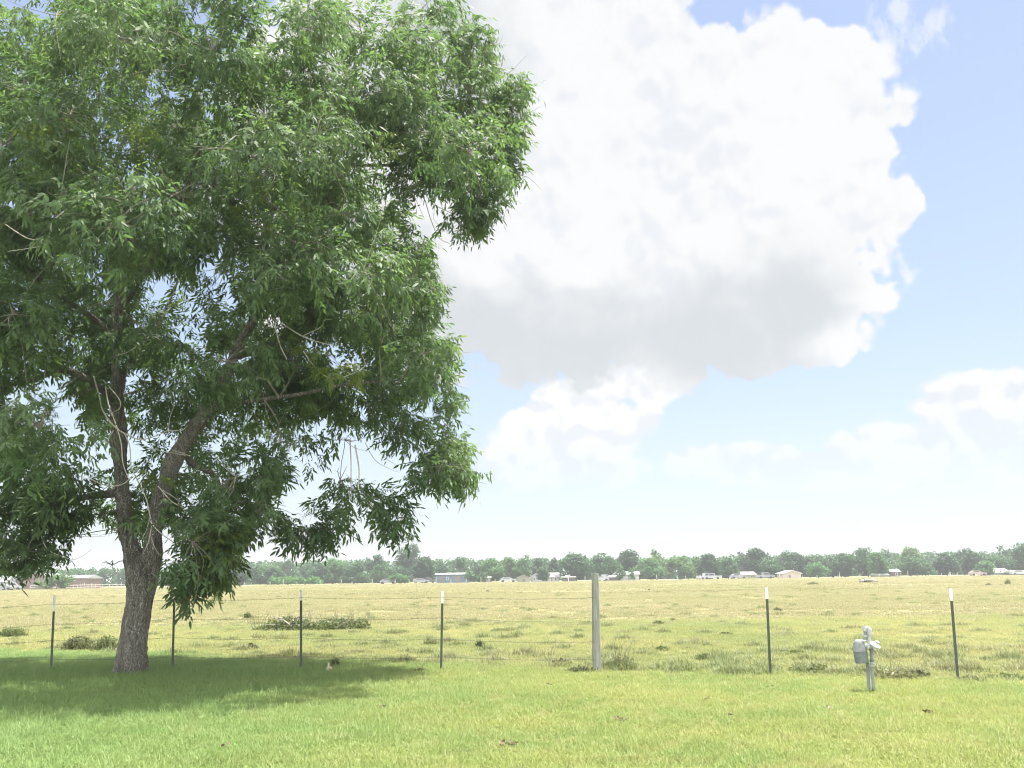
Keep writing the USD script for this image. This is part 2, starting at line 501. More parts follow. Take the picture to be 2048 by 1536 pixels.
M_LAWN = grass_material('lawn_blade', (0.39, 0.52, 0.15), (0.52, 0.59, 0.18), (0.55, 0.57, 0.21), (0.68, 0.60, 0.38), patch=0.45, dry_lo=0.57, dry_hi=0.76, shade_lush=(0.29, 0.49, 0.16), vary=(0.5, 1.4), trans=0.45)
M_PAST = grass_material('pasture_blade', (0.36, 0.42, 0.15), (0.50, 0.49, 0.20), (0.32, 0.37, 0.14), (0.52, 0.45, 0.27), patch=0.13, dry_lo=0.46, dry_hi=0.68, trans=0.45)
M_PASTFAR = grass_material('far_pasture_blade', (0.395, 0.39, 0.19), (0.455, 0.415, 0.235), (0.35, 0.36, 0.165), (0.45, 0.38, 0.25), patch=0.03, dry_lo=0.42, dry_hi=0.66, trans=0.45)
M_TUFT = grass_material('tussock_blade', (0.24, 0.29, 0.11), (0.33, 0.32, 0.15), (0.21, 0.27, 0.10), (0.31, 0.25, 0.15), patch=0.4, dry_lo=0.5, dry_hi=0.8)


def scatter(y0, y1, step, seed, margin=2.0, keep=None, spread=0.62):
    r = np.random.default_rng(seed)
    out = []
    for y in np.arange(y0, y1, step):
        half = spread * y + margin
        xs = np.arange(-half, half, step)
        p = np.stack([xs + (r.random(len(xs)) - 0.5) * step * 0.6, y + (r.random(len(xs)) - 0.5) * step * 0.6], 1)
        out.append(p)
    p = np.vstack(out)
    side = p[:, 1] + LAWN_SLOPE * p[:, 0] - LAWN_EDGE
    return p[keep(side, p)] if keep else p


def place(p, r, smin, smax):
    pos = np.column_stack([p, ground_z(p[:, 0], p[:, 1])])
    s = smin + (smax - smin) * r.random(len(p))
    e = 0.3
    Z = np.stack([(ground_z(p[:, 0] - e, p[:, 1]) - ground_z(p[:, 0] + e, p[:, 1])) / (2 * e), (ground_z(p[:, 0], p[:, 1] - e) - ground_z(p[:, 0], p[:, 1] + e)) / (2 * e), np.ones(len(p))], 1)
    Z /= np.linalg.norm(Z, axis=1, keepdims=True)
    a = r.random(len(p)) * 2 * math.pi
    X = np.stack([np.cos(a), np.sin(a), 0 * a], 1)
    Y = np.cross(Z, X)
    Y /= np.linalg.norm(Y, axis=1, keepdims=True)
    return pos, quat_frame(np.cross(Y, Z), Y, Z), np.stack([np.ones(len(p)), np.ones(len(p)), s], 1)


def field(name, layers, seed):
    """One stuff object of grass: layers are (points, [meshes], material, smin, smax)."""
    r = np.random.default_rng(seed)
    protos, P, Q, S, I = [], [], [], [], []
    for pts, meshes, material, smin, smax in layers:
        k0 = len(protos)
        protos += [(f'tuft_{k0 + i:03d}' if k0 + i else 'tuft', m, material) for i, m in enumerate(meshes)]
        a, b, c = place(pts, r, smin, smax)
        P.append(a); Q.append(b); S.append(c)
        I.append(k0 + r.integers(0, len(meshes), len(pts)))
    pr = instancer('/World/' + name, protos, np.vstack(P), np.vstack(Q), np.vstack(S), np.concatenate(I))
    return pr


near_lawn = scatter(4.0, 25, 0.6, 1, 6.0, lambda s, p: s < 0.25 + 1.6 * (fbm2(p[:, 0], p[:, 1], 0.8, 2, 12) - 0.5))
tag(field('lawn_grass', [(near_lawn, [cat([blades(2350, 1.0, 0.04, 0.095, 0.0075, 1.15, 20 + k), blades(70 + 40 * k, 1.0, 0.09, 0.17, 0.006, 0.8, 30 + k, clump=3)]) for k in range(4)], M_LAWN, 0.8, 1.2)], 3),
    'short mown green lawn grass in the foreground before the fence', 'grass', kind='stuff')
p_near = scatter(9, 34, 1.2, 2, 8, lambda s, p: s > 0.0 + 1.6 * (fbm2(p[:, 0], p[:, 1], 0.8, 2, 12) - 0.5))
p_mid = scatter(33, 95, 3.2, 3, 10)
p_far = scatter(92, 262, 8.5, 4, 10)
tag(field('pasture_grass', [
    (p_near, [blades(3400, 2.0, 0.04, 0.13, 0.010, 1.2, 40 + k, clump=5) for k in range(4)], M_PAST, 0.6, 1.25),
    (p_mid, [blades(3400, 5.2, 0.05, 0.15, 0.028, 1.2, 50 + k, clump=1.2) for k in range(3)], M_PASTFAR, 0.6, 1.3),
    (p_far, [blades(3200, 14.0, 0.06, 0.20, 0.09, 1.2, 60 + k, clump=0.25) for k in range(3)], M_PASTFAR, 0.6, 1.4)], 5),
    'dry tan and yellow pasture grass stretching from the fence to the far trees', 'grass', kind='stuff')


def tussock(seed):
    """A loose clump of grass, thick in the middle, fraying at its rim."""
    r = np.random.default_rng(seed)
    n = 170 + int(160 * r.random())
    m = blades(n, 1.0, 0.10, 0.26, 0.011, 0.75, seed)
    c = r.normal(size=(n, 2)) * [0.10 + 0.22 * r.random(), 0.10 + 0.10 * r.random()]
    v = np.array(m.vertices).reshape(n, 5, 3)
    foot = v[:, :2].mean(1)
    v[:, :, :2] += (c - foot[:, :2])[:, None]
    v[:, :, 2] *= np.exp(-(c ** 2).sum(1) / 0.12)[:, None] * 0.7 + 0.3
    m.vertices = v.reshape(-1, 3)
    return m


def tussock_points():
    r = np.random.default_rng(77)
    out = []
    while len(out) < 1150:
        y = 15.0 + 170 * r.random() ** 2.2
        x = (r.random() * 2 - 1) * (0.62 * y + 2)
        if y + LAWN_SLOPE * x - LAWN_EDGE > 0.25 and fbm2(np.array(x), np.array(y), 0.12, 2, 8) > 0.42:
            out.append((x, y))
    return np.array(out)


_tp = tussock_points()
tag(field('tussock_grass', [(_tp, [tussock(80 + k) for k in range(6)], M_TUFT, 0.4, 1.25)], 6),
    'darker grass tussocks scattered through the dry pasture', 'grass', kind='stuff')

# ------------------------------------------------------------------ haze
def build_haze(top):
    g = Graph()
    m = g.make('haze', volume=g('principled_volume', 'volume', color=(0.93, 0.96, 1.0), density=HAZE, anisotropy=0.25))
    return part('haze', box(-3200, 3200, -3200, 3200, -3.0, top), m, kind='stuff')


HAZE = 0.00032
# ------------------------------------------------------------------ pecan tree
M_BARK = bark_material('bark', (0.19, 0.178, 0.148), (0.46, 0.435, 0.37), (0.30, 0.31, 0.25))
M_TWIG = plain('twig_bark', (0.17, 0.155, 0.13), 0.85, 0.25, 20)
M_DEAD = plain('dead_twig', (0.42, 0.40, 0.35), 0.85, 0.2, 20)
M_LEAF = leaf_material('pecan_leaf', (0.130, 0.235, 0.100), (0.205, 0.315, 0.135), (0.30, 0.38, 0.14), trans=0.56, rough=0.55, spec=0.3)
TREE = standing(258, 1347)
TY = float(TREE[1])
SC = TY / FPX                                       # metres to a pixel at the tree


def skeleton(nodes):
    """(px, py, metres nearer or farther than the trunk, radius in metres) -> points and radii of a smooth limb."""
    q = np.array([[*at(a, b, TY + d), r] for a, b, d, r in nodes])
    q = catmull(q, 6)
    return q[:, :3], q[:, 3]


def limb_mesh(pts, rad, seg=0.05, rough=0.012, seed=0):
    """A limb as a hull chain, remeshed, smoothed and furrowed along its length."""
    spheres = []
    ms = manifold3d.Manifold
    hulls = []
    for i in range(len(pts) - 1):
        vs = []
        for k in (i, i + 1):
            ico = trimesh.creation.icosphere(2, 1.0).vertices * max(rad[k], 0.012) + pts[k]
            vs.append(ico)
        hulls.append(ms.hull_points(np.vstack(vs)))
    m = ms.batch_boolean(hulls, manifold3d.OpType.Add).refine_to_length(seg)
    mm = m.to_mesh()
    t = trimesh.Trimesh(mm.vert_properties[:, :3], mm.tri_verts)
    trimesh.smoothing.filter_taubin(t, lamb=0.5, nu=0.52, iterations=8)
    return furrow(t, rough, seed)


def furrow(t, rough, seed):
    v, n = np.array(t.vertices), np.array(t.vertex_normals)
    q = v * [11, 11, 2.6]
    q = q + (fbm(v * 5, 2, seed + 4)[:, None] - 0.5) * 3
    a = np.abs(fbm(q, 3, seed) - 0.5) * 2
    big = fbm(v * 1.6, 2, seed + 7) - 0.5
    t.vertices = v + n * (rough * (1.2 * a[:, None] ** 0.7 - 0.6) + 0.05 * rough / 0.012 * big[:, None])
    return t


pecan = thing('pecan_tree', 'large spreading pecan tree with leaning forked trunk by the wire fence', 'tree', TREE)


def in_tree(t):
    t = t.copy()
    t.apply_translation(-TREE)
    return t


trunk_path = [(256, 1362, 0, 0.30), (258, 1345, 0, 0.278), (264, 1310, 0, 0.258), (271, 1260, 0, 0.248), (279, 1210, 0, 0.250), (284, 1170, 0, 0.270), (283, 1140, 0, 0.285)]
left_path = [(284, 1180, 0, 0.20), (274, 1140, 0, 0.205), (263, 1105, 0.05, 0.175), (252, 1050, 0.1, 0.155), (245, 990, 0.1, 0.148), (240, 930, 0.1, 0.14), (236, 850, 0.1, 0.128), (232, 760, 0.15, 0.118),
             (233, 680, 0.2, 0.108), (238, 600, 0.25, 0.10), (245, 520, 0.3, 0.088)]
right_path = [(286, 1175, 0, 0.20), (297, 1135, 0, 0.205), (306, 1095, -0.05, 0.175), (313, 1040, -0.1, 0.165), (325, 985, -0.15, 0.16), (346, 925, -0.2, 0.155), (372, 878, -0.25, 0.145), (402, 838, -0.3, 0.135),
              (432, 790, -0.3, 0.12), (462, 730, -0.3, 0.11), (490, 670, -0.3, 0.10), (520, 615, -0.3, 0.092)]
chains = [skeleton(p) for p in (trunk_path, left_path, right_path)]


def fork_mesh():
    ms = manifold3d.Manifold
    hulls = []
    ico = trimesh.creation.icosphere(2, 1.0).vertices
    for pts, rad in chains:
        for i in range(len(pts) - 1):
            hulls.append(ms.hull_points(np.vstack([ico * rad[i] + pts[i], ico * rad[i + 1] + pts[i + 1]])))
    rr = np.random.default_rng(5)
    for k in range(9):                               # root flare
        a = k / 9 * 2 * math.pi + rr.random() * 0.4
        c = TREE + [0, 0, 0.0]
        foot = c + np.array([math.cos(a), math.sin(a), 0]) * (0.25 + 0.08 * rr.random()) + [0, 0, -0.08]
        up = c + np.array([math.cos(a) * 0.17 + 0.03, math.sin(a) * 0.17, 0.28])
        hulls.append(ms.hull_points(np.vstack([ico * 0.07 + foot, ico * 0.10 + up])))
    m = ms.batch_boolean(hulls, manifold3d.OpType.Add).refine_to_length(0.035).to_mesh()
    t = trimesh.Trimesh(m.vert_properties[:, :3], m.tri_verts)
    trimesh.smoothing.filter_taubin(t, lamb=0.5, nu=0.52, iterations=14)
    return furrow(t, 0.030, 1)


part('trunk', in_tree(fork_mesh()), M_BARK, pecan, smooth=True)

LIMBS = [   # the boughs that leave the fork
    [(245, 530, 0.3, 0.085), (225, 480, 0.3, 0.07), (203, 435, 0.2, 0.06), (190, 360, 0, 0.048), (182, 270, -0.2, 0.036), (200, 160, -0.4, 0.022)],
    [(245, 530, 0.3, 0.085), (258, 470, 0.5, 0.07), (262, 400, 0.8, 0.06), (275, 300, 1.2, 0.05), (250, 190, 1.5, 0.036), (240, 60, 1.8, 0.026), (260, -80, 2.0, 0.015)],
    [(520, 615, -0.3, 0.09), (552, 560, -0.4, 0.078), (585, 500, -0.6, 0.066), (640, 420, -0.8, 0.055), (700, 330, -1.0, 0.044), (760, 240, -1.2, 0.032), (830, 150, -1.4, 0.018)],
    [(510, 630, -0.3, 0.08), (530, 560, 0.1, 0.068), (535, 470, 0.5, 0.056), (560, 360, 1.0, 0.046), (570, 250, 1.4, 0.036), (590, 120, 1.8, 0.025), (620, 0, 2.0, 0.015)],
    [(402, 838, -0.3, 0.085), (440, 812, -0.6, 0.068), (500, 802, -1.0, 0.055), (590, 790, -1.3, 0.042), (690, 770, -1.5, 0.030), (800, 760, -1.6, 0.018)],
    [(366, 895, -0.2, 0.07), (385, 928, 0.2, 0.055), (425, 948, 0.5, 0.045), (447, 985, 0.7, 0.036), (475, 1015, 0.8, 0.026), (520, 1045, 0.9, 0.016)],
    [(246, 985, 0.1, 0.09), (200, 990, 0.4, 0.075), (130, 1000, 0.8, 0.062), (60, 1008, 1.1, 0.052), (-40, 1030, 1.4, 0.04), (-160, 1050, 1.6, 0.026)],
    [(233, 800, 0.1, 0.085), (190, 770, -0.3, 0.07), (130, 740, -0.8, 0.058), (60, 760, -1.3, 0.046), (-40, 780, -1.8, 0.035), (-150, 760, -2.2, 0.022)],
    [(236, 690, 0.2, 0.075), (190, 640, -0.4, 0.062), (120, 590, -1.2, 0.05), (40, 520, -2.0, 0.04), (-60, 440, -2.8, 0.028), (-180, 380, -3.2, 0.016)],
    [(240, 620, 0.2, 0.07), (280, 560, -0.7, 0.055), (320, 480, -1.7, 0.045), (360, 400, -2.7, 0.034), (400, 300, -3.6, 0.020)],
    [(470, 715, -0.3, 0.075), (540, 690, 0.4, 0.06), (630, 640, 1.1, 0.048), (730, 600, 1.6, 0.036), (820, 600, 1.9, 0.020)],
    [(700, 330, -1.0, 0.042), (780, 330, -1.0, 0.034), (860, 320, -0.8, 0.027), (940, 300, -0.6, 0.02), (1010, 260, -0.5, 0.012)],
    [(262, 400, 0.8, 0.058), (180, 300, 1.6, 0.045), (60, 200, 2.2, 0.034), (-80, 120, 2.6, 0.022)],
    [(575, 250, 1.4, 0.034), (690, 150, 1.2, 0.027), (800, 60, 1.0, 0.018), (880, -20, 0.9, 0.012)],
    [(238, 820, 0.1, 0.08), (250, 740, 1.1, 0.062), (300, 680, 2.2, 0.048), (340, 600, 3.2, 0.034), (380, 500, 3.9, 0.02)],
]
nodes_p, nodes_r = [], []
for pts, rad in chains:
    nodes_p.append(pts); nodes_r.append(rad)
for k, L in enumerate(LIMBS):
    pts, rad = skeleton(L)
    part('limb', in_tree(limb_mesh(pts, rad, 0.06, 0.010, 20 + k)), M_BARK, pecan, smooth=True)
    nodes_p.append(pts); nodes_r.append(rad)

CROWN = np.array([(-560, 700), (-520, 300), (-350, -100), (0, -300), (450, -330), (760, -200), (880, -40), (965, 30), (990, 70), (1000, 140), (1040, 140), (1066, 175), (1066, 270), (1045, 330), (1040, 380), (1000, 420), (965, 472),
                  (925, 490), (890, 455), (878, 405), (815, 385), (822, 440), (858, 490), (866, 540), (890, 590), (885, 640), (916, 690), (902, 740), (922, 790), (916, 860), (948, 930), (960, 960), (940, 1000), (885, 975), (850, 1005), (810, 960),
                  (770, 890), (730, 880), (712, 940), (742, 985), (800, 985), (836, 1030), (806, 1060), (790, 1108), (760, 1070), (735, 1020), (700, 1000), (690, 1070), (640, 1106), (560, 1090), (520, 1065), (480, 1085), (455, 1105), (462, 1180),
                  (405, 1192), (372, 1218), (335, 1185), (330, 1140), (340, 1110), (318, 1090), (236, 1075), (228, 1045), (150, 1060), (140, 1130), (90, 1145), (0, 1150), (-200, 1100), (-450, 950)], float)
HOLES = [(640, 850, 30), (600, 980, 42), (102, 770, 34), (130, 830, 36), (170, 860, 22), (318, 580, 34), (545, 62, 26), (395, 38, 30), (545, 100, 18), (480, 1030, 26), (338, 1085, 30), (345, 905, 24), (285, 965, 20), (440, 880, 20), (20, 800, 18),
         (190, 1100, 62), (735, 322, 16), (725, 910, 50), (860, 430, 30), (20, 1045, 20), (395, 990, 20), (600, 925, 16), (560, 1010, 30), (520, 880, 14), (480, 930, 16), (660, 1010, 14), (45, 560, 12), (160, 560, 10), (410, 590, 10),
         (400, 640, 9), (560, 650, 9), (690, 600, 9), (620, 720, 10), (300, 800, 9), (210, 900, 10), (830, 880, 12), (520, 765, 12)]


def inside(poly, p):
    x, y = p[:, 0], p[:, 1]
    res = np.zeros(len(p), bool)
    j = len(poly) - 1
    for i in range(len(poly)):
        xi, yi, xj, yj = *poly[i], *poly[j]
        c = ((yi > y) != (yj > y)) & (x < (xj - xi) * (y - yi) / (yj - yi + 1e-12) + xi)
        res ^= c
        j = i
    return res


def crown_ok(p, margin_px=0.0):
    """Whether points lie inside the crown's outline as seen from the lawn, and out of the gaps where the sky shows."""
    q = to_px(p)
    ok = inside(CROWN, q)
    if margin_px:
        for dx, dy in ((margin_px, 0), (-margin_px, 0), (0, margin_px), (0, -margin_px)):
            ok &= inside(CROWN, q + [dx, dy])
    for hx, hy, hr in HOLES:
        ok &= np.hypot(q[:, 0] - hx, (q[:, 1] - hy)) > hr + margin_px * 0.25
    return ok


BARE = [([(262, 1120), (242, 960), (238, 880)], 42), ([(305, 1110), (330, 980), (385, 865)], 40), ([(236, 640), (240, 560)], 22), ([(490, 670), (515, 620)], 22), ([(250, 1180), (310, 1180)], 40)]


def hides_wood(p, lr):
    """Whether a lobe would hang in front of the forked trunk, which stands free towards the lawn."""
    if p[1] > TY + 0.6:
        return False
    q = to_px(p)
    for line, w in BARE:
        for a, b in zip(line[:-1], line[1:]):
            a, b = np.array(a, float), np.array(b, float)
            t = np.clip((q - a) @ (b - a) / ((b - a) @ (b - a)), 0, 1)
            if np.linalg.norm(q - a - t * (b - a)) < w + lr * 0.35 / SC:
                return True
    return False


def crown_lobes():
    r = np.random.default_rng(11)
    c0, rad = TREE + np.array([0.15, -0.3, 7.6]), np.array([7.6, 4.5, 6.9])
    out = []
    tries = 0
    while len(out) < 262 and tries < 60000:
        tries += 1
        d = r.normal(size=3)
        d /= np.linalg.norm(d)
        s = r.random() ** 0.42
        p = c0 + d * rad * s
        if p[2] < 1.6 or (s < 0.35):
            continue
        lr = 0.42 + 0.42 * r.random()
        if not crown_ok(p[None], min(lr * 0.55 / SC, 38))[0]:
            continue
        q = to_px(p)
        if (q[1] < -30 or q[0] < -110) and r.random() < 0.76:  # unseen top and left of the crown thinned to let light through
            continue
        if hides_wood(p, lr):
            continue
        if any(np.linalg.norm((p - q[0]) / [1, 1, 0.85]) < 0.72 * (lr + q[1]) * 0.72 for q in out):
            continue
        out.append((p, lr))
    # the sprays that the photograph shows singly along the outline
    for px, py, dy, lr in [(900, 100, .3, .6), (940, 180, -.2, .6), (900, 220, .5, .6), (960, 260, -.3, .55), (900, 330, .2, .55), (930, 60, .4, .5), (860, 30, .5, .6), (840, 150, -.6, .6), (870, 290, -.9, .6), (1005, 210, .2, .45), (990, 320, -.3, .45), (935, 430, -.5, .35), (800, 60, .2, .6), (780, 200, -1.2, .6), (820, 330, -.4, .5), (940, 120, .8, .5),
                           (1035, 170, -0.3, .42), (1045, 240, -0.2, .42), (1020, 300, -0.4, .4), (1035, 350, -0.3, .34), (985, 90, 0, .42), (975, 160, 0.1, .5), (950, 420, -0.6, .45), (925, 460, -0.6, .38), (960, 380, -0.6, .45), (930, 350, -.5, .5),
                           (845, 490, .8, .36), (870, 580, 1, .4), (890, 690, .8, .4), (880, 770, .5, .45), (890, 850, -.2, .45), (915, 920, -.6, .38), (930, 965, -.6, .34), (865, 960, -.4, .32), (890, 900, -.3, .4), (845, 920, -.2, .3),
                           (760, 995, -1, .24), (805, 1035, -1, .26), (785, 1075, -1, .28), (725, 1000, -.9, .26), (755, 1040, -1, .24), (650, 1050, -.6, .34), (690, 1040, -.6, .26), (600, 1062, -.4, .3), (555, 1065, -.2, .28), (640, 1085, -.5, .24),
                           (490, 1060, .2, .26), (362, 1160, -.9, .28), (392, 1148, -1, .26), (425, 1152, -1.1, .2), (60, 1000, -.5, .3), (130, 985, -.4, .3), (5, 1000, -.5, .3), (95, 960, -.6, .35), (370, 1205, -1, .22), (340, 1170, -.9, .22), (440, 1110, -1.4, .26), (425, 1130, -1.4, .24),
                           (50, 1105, -.6, .42), (110, 1115, -.5, .3), (10, 1085, -.6, .4), (60, 1040, -.2, .42), (120, 1040, 0, .34), (200, 1035, .2, .28), (160, 1045, .2, .28), (225, 1130, -.3, .12), (225, 1060, -.3, .18),
                           (560, 960, -.5, .3), (520, 1000, -.3, .3), (480, 980, -.2, .3), (680, 960, -.8, .28), (740, 850, -1, .34), (800, 860, -.9, .4), (420, 1050, 0, .3), (380, 1060, 0, .3), (690, 880, -1, .3)]:
        out.append((at(px, py, TY + dy), lr))
    return out


lobes = crown_lobes()


def grow_branches(seed=3):
    """Joins every lobe of the crown to the nearest wood already there, from the inside out, and adds twigs inside it."""
    r = np.random.default_rng(seed)
    P, R = np.vstack(nodes_p), np.concatenate(nodes_r)
    fork = TREE + [0, 0, 2.6]
    order = sorted(range(len(lobes)), key=lambda i: np.linalg.norm(lobes[i][0] - fork))
    tubes, tips = [], []
    for i in order:
        c, lr = lobes[i]
        d = np.linalg.norm(P - c, axis=1)
        back = np.maximum(0, (np.linalg.norm(P - fork, axis=1) - np.linalg.norm(c - fork))) * 0.8
        k = int(np.argmin(d + back + (R < 0.01) * 0.3))
        a, L = P[k], d[k]
        if L > 0.15:
            n = max(4, int(L / 0.25))
            t = np.linspace(0, 1, n)[:, None]
            sag = np.array([0, 0, 0.10 * L])
            wob = (np.stack([fbm(np.column_stack([t[:, 0] * 4 + i, t[:, 0] * 0 + j * 7.7, t[:, 0] * 0]), 2, 31) - 0.5 for j in range(3)], 1)) * 0.35 * L * np.sin(t * math.pi)
            pts = a + (c - a) * t + sag * np.sin(t * math.pi) + wob
            r0 = min(R[k] * 0.8, 0.010 + 0.0085 * L)
            rad = np.linspace(r0, 0.007, n)
            tubes.append(tube(pts, rad, 6, cap=False))
            P, R = np.vstack([P, pts[1:]]), np.concatenate([R, rad[1:]])
        for _ in range(int(5 + 9 * lr)):
            e = c + r.normal(size=3) * lr * 0.62
            mid = (c + e) / 2 + r.normal(size=3) * 0.06 + [0, 0, 0.04]
            tubes.append(tube(catmull([c, mid, e], 3), np.linspace(0.007, 0.0025, 7), 4, cap=False))
    return cat(tubes)


part('branches', in_tree(grow_branches()), M_TWIG, pecan, smooth=True, kind='stuff')


def spray(seed, n_leaf=5):
    """A twig end with compound leaves: drooping stalks with rows of narrow pointed leaflets. The twig runs along +x."""
    r = np.random.default_rng(seed)
    V, F = [], []
    for k in range(n_leaf):
        base = np.array([0.02 + 0.26 * k / n_leaf, 0, 0])
        a = r.random() * 2 * math.pi
        out = np.array([0.5 + 0.5 * r.random(), math.cos(a) * (0.5 + 0.6 * r.random()), math.sin(a) * 0.5])
        out /= np.linalg.norm(out)
        side = np.cross(out, [0, 0, 1.0]); side /= np.linalg.norm(side)
        L = 0.18 + 0.16 * r.random()
        sag = 0.15 + 0.8 * r.random()
        pairs = r.integers(4, 7)
        for j in range(pairs * 2 + 1):
            if r.random() < 0.08:
                continue
            t = 0.2 + 0.8 * (j // 2) / pairs
            root = base + out * L * t + np.array([0, 0, -sag * L * t * t * 0.5])
            run = out + np.array([0, 0, -sag * t])
            run /= np.linalg.norm(run)
            sg = 1 if j % 2 else -1
            d = run + [0, 0, -0.3] if j == pairs * 2 else run * (0.5 + 0.3 * r.random()) + side * sg * 0.8 + np.array([0, 0, -0.2 - 0.5 * r.random()])
            d = d / np.linalg.norm(d) + r.normal(size=3) * 0.2
            d /= np.linalg.norm(d)
            l = (0.06 + 0.055 * r.random()) * (0.75 + 0.45 * t)
            w = l * (0.13 + 0.05 * r.random())
            nrm = np.cross(d, side) + r.normal(size=3) * 0.35; nrm -= d * (nrm @ d); nrm /= max(np.linalg.norm(nrm), 1e-6)
            x = np.cross(nrm, d)
            curl = np.array([0, 0, -l]) * (0.1 + 0.3 * r.random())
            m1, m2 = root + d * l * 0.35, root + d * l * 0.7 + curl * 0.45
            tip = root + d * l + curl
            b = len(V)
            V += [root, m1 - x * w + nrm * w * 0.35, m1 + x * w + nrm * w * 0.35, m2 - x * w * 0.8 + nrm * w * 0.25, m2 + x * w * 0.8 + nrm * w * 0.25, tip]
            F += [(b, b + 2, b + 1), (b + 1, b + 2, b + 4), (b + 1, b + 4, b + 3), (b + 3, b + 4, b + 5)]
    return trimesh.Trimesh(np.array(V), np.array(F), process=False)


def leaf_instances(seed=17):
    r = np.random.default_rng(seed)
    P, X = [], []
    axis = TREE[:2]
    for c, lr in lobes:
        n = int(12 + 58 * lr * lr)
        d = r.normal(size=(n, 3))
        d /= np.linalg.norm(d, axis=1, keepdims=True)
        s = (0.35 + 0.65 * r.random(n)) * lr
        p = c + d * s[:, None] * [1.05, 1.05, 0.85]
        away = np.append((c[:2] - axis) / 6.0, 0.0)
        x = d * 0.9 + away + np.array([0, 0, -0.35]) + r.normal(size=(n, 3)) * 0.35
        P.append(p); X.append(x)
    P, X = np.vstack(P), np.vstack(X)
    ok = crown_ok(P + X / np.linalg.norm(X, axis=1, keepdims=True) * 0.26 - [0, 0, 0.06])
    P, X = P[ok], X[ok]
    X /= np.linalg.norm(X, axis=1, keepdims=True)
    U = np.array([0, 0, 1.0]) + r.normal(size=(len(X), 3)) * 0.35
    Y = np.cross(U, X)
    Y /= np.linalg.norm(Y, axis=1, keepdims=True)
    Z = np.cross(X, Y)
    return P - TREE, quat_frame(X, Y, Z), 0.75 + 0.55 * r.random(len(P)), r.integers(0, 8, len(P))


_p, _q, _s, _i = leaf_instances()
tag(instancer(str(pecan.GetPath()) + '/leaves', [('leaf_spray' + (f'_{k:03d}' if k else ''), spray(100 + k, 4 + k % 3), M_LEAF) for k in range(8)], _p, _q, np.repeat(_s[:, None], 3, 1), _i), kind='stuff')
M_SUNTINT = leaf_material('sun_tinted_pecan_leaf', (0.24, 0.34, 0.09), (0.32, 0.42, 0.12), (0.36, 0.44, 0.13), trans=0.55, rough=0.55, spec=0.3)  # lime green leaves, brightened so that sunlight sits in their colour
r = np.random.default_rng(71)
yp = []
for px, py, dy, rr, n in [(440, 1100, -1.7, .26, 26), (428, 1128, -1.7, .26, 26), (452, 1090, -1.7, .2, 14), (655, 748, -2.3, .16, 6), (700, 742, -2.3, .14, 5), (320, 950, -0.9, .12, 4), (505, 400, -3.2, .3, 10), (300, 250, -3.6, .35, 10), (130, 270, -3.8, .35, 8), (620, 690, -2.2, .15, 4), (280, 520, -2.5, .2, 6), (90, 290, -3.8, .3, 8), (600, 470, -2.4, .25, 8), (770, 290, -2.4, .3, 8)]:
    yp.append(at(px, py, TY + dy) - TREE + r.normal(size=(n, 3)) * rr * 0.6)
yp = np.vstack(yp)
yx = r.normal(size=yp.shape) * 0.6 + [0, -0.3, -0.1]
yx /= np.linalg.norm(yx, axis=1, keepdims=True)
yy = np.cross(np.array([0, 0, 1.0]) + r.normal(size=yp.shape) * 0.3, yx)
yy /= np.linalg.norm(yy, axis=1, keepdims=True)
tag(instancer(str(pecan.GetPath()) + '/young_leaves', [('young_spray' + (f'_{k:03d}' if k else ''), spray(200 + k), M_SUNTINT) for k in range(3)], yp, quat_frame(yx, yy, np.cross(yx, yy)), np.full((len(yp), 3), 0.85), r.integers(0, 3, len(yp))), kind='stuff', label='yellow green leaf clumps with sunlight put into their colour among the darker foliage')
print('lobes', len(lobes), 'sprays', len(_p))

# dead grey twigs hanging in front of the fork
DEAD = [
    [(187, 752, .012), (199, 794, .012), (205, 820, .011), (226, 850, .012), (249, 867, .011), (281, 879, .009), (316, 870, .008), (337, 861, .007), (363, 861, .005), (375, 850, .003)],
    [(337, 861, .006), (340, 835, .005), (349, 809, .003)],
    [(211, 773, .010), (217, 809, .010), (231, 847, .010), (242, 885, .010), (246, 926, .009), (255, 952, .007), (258, 958, .006)],
    [(249, 867, .008), (259, 891, .008), (261, 914, .008), (264, 937, .008), (281, 973, .010), (293, 999, .010), (300, 1031, .010), (305, 1049, .009), (325, 1069, .008), (352, 1087, .007), (381, 1101, .004)],
    [(304, 1049, .007), (300, 1069, .007), (296, 1087, .006), (286, 1107, .003)],
    [(300, 1067, .006), (310, 1096, .005), (322, 1113, .003)],
    [(205, 759, .008), (223, 779, .008), (239, 800, .007), (239, 817, .006), (217, 829, .004)],
    [(158, 882, .004), (187, 890, .006), (211, 882, .007), (227, 861, .008)],
    [(170, 946, .004), (187, 961, .006), (217, 972, .008), (246, 968, .009), (264, 952, .008)],
    [(316, 972, .008), (331, 990, .008), (346, 1005, .006), (369, 1016, .003)],
    [(322, 979, .006), (346, 993, .005), (364, 1008, .003)],
    [(300, 1035, .005), (292, 1062, .004), (284, 1078, .003)],
    [(345, 900, .004), (380, 912, .005), (300, 897, .004)],
]
for k, D in enumerate(DEAD):
    pts = catmull([[*at(a, b, TY - 0.75 - 0.1 * math.sin(k)), r * 1.15] for a, b, r in D], 5)
    part('bare_twig', in_tree(tube(pts[:, :3], pts[:, 3], 6)), M_DEAD, pecan, smooth=True, label='bare pale grey twig hanging before the fork' if k == 0 else None)
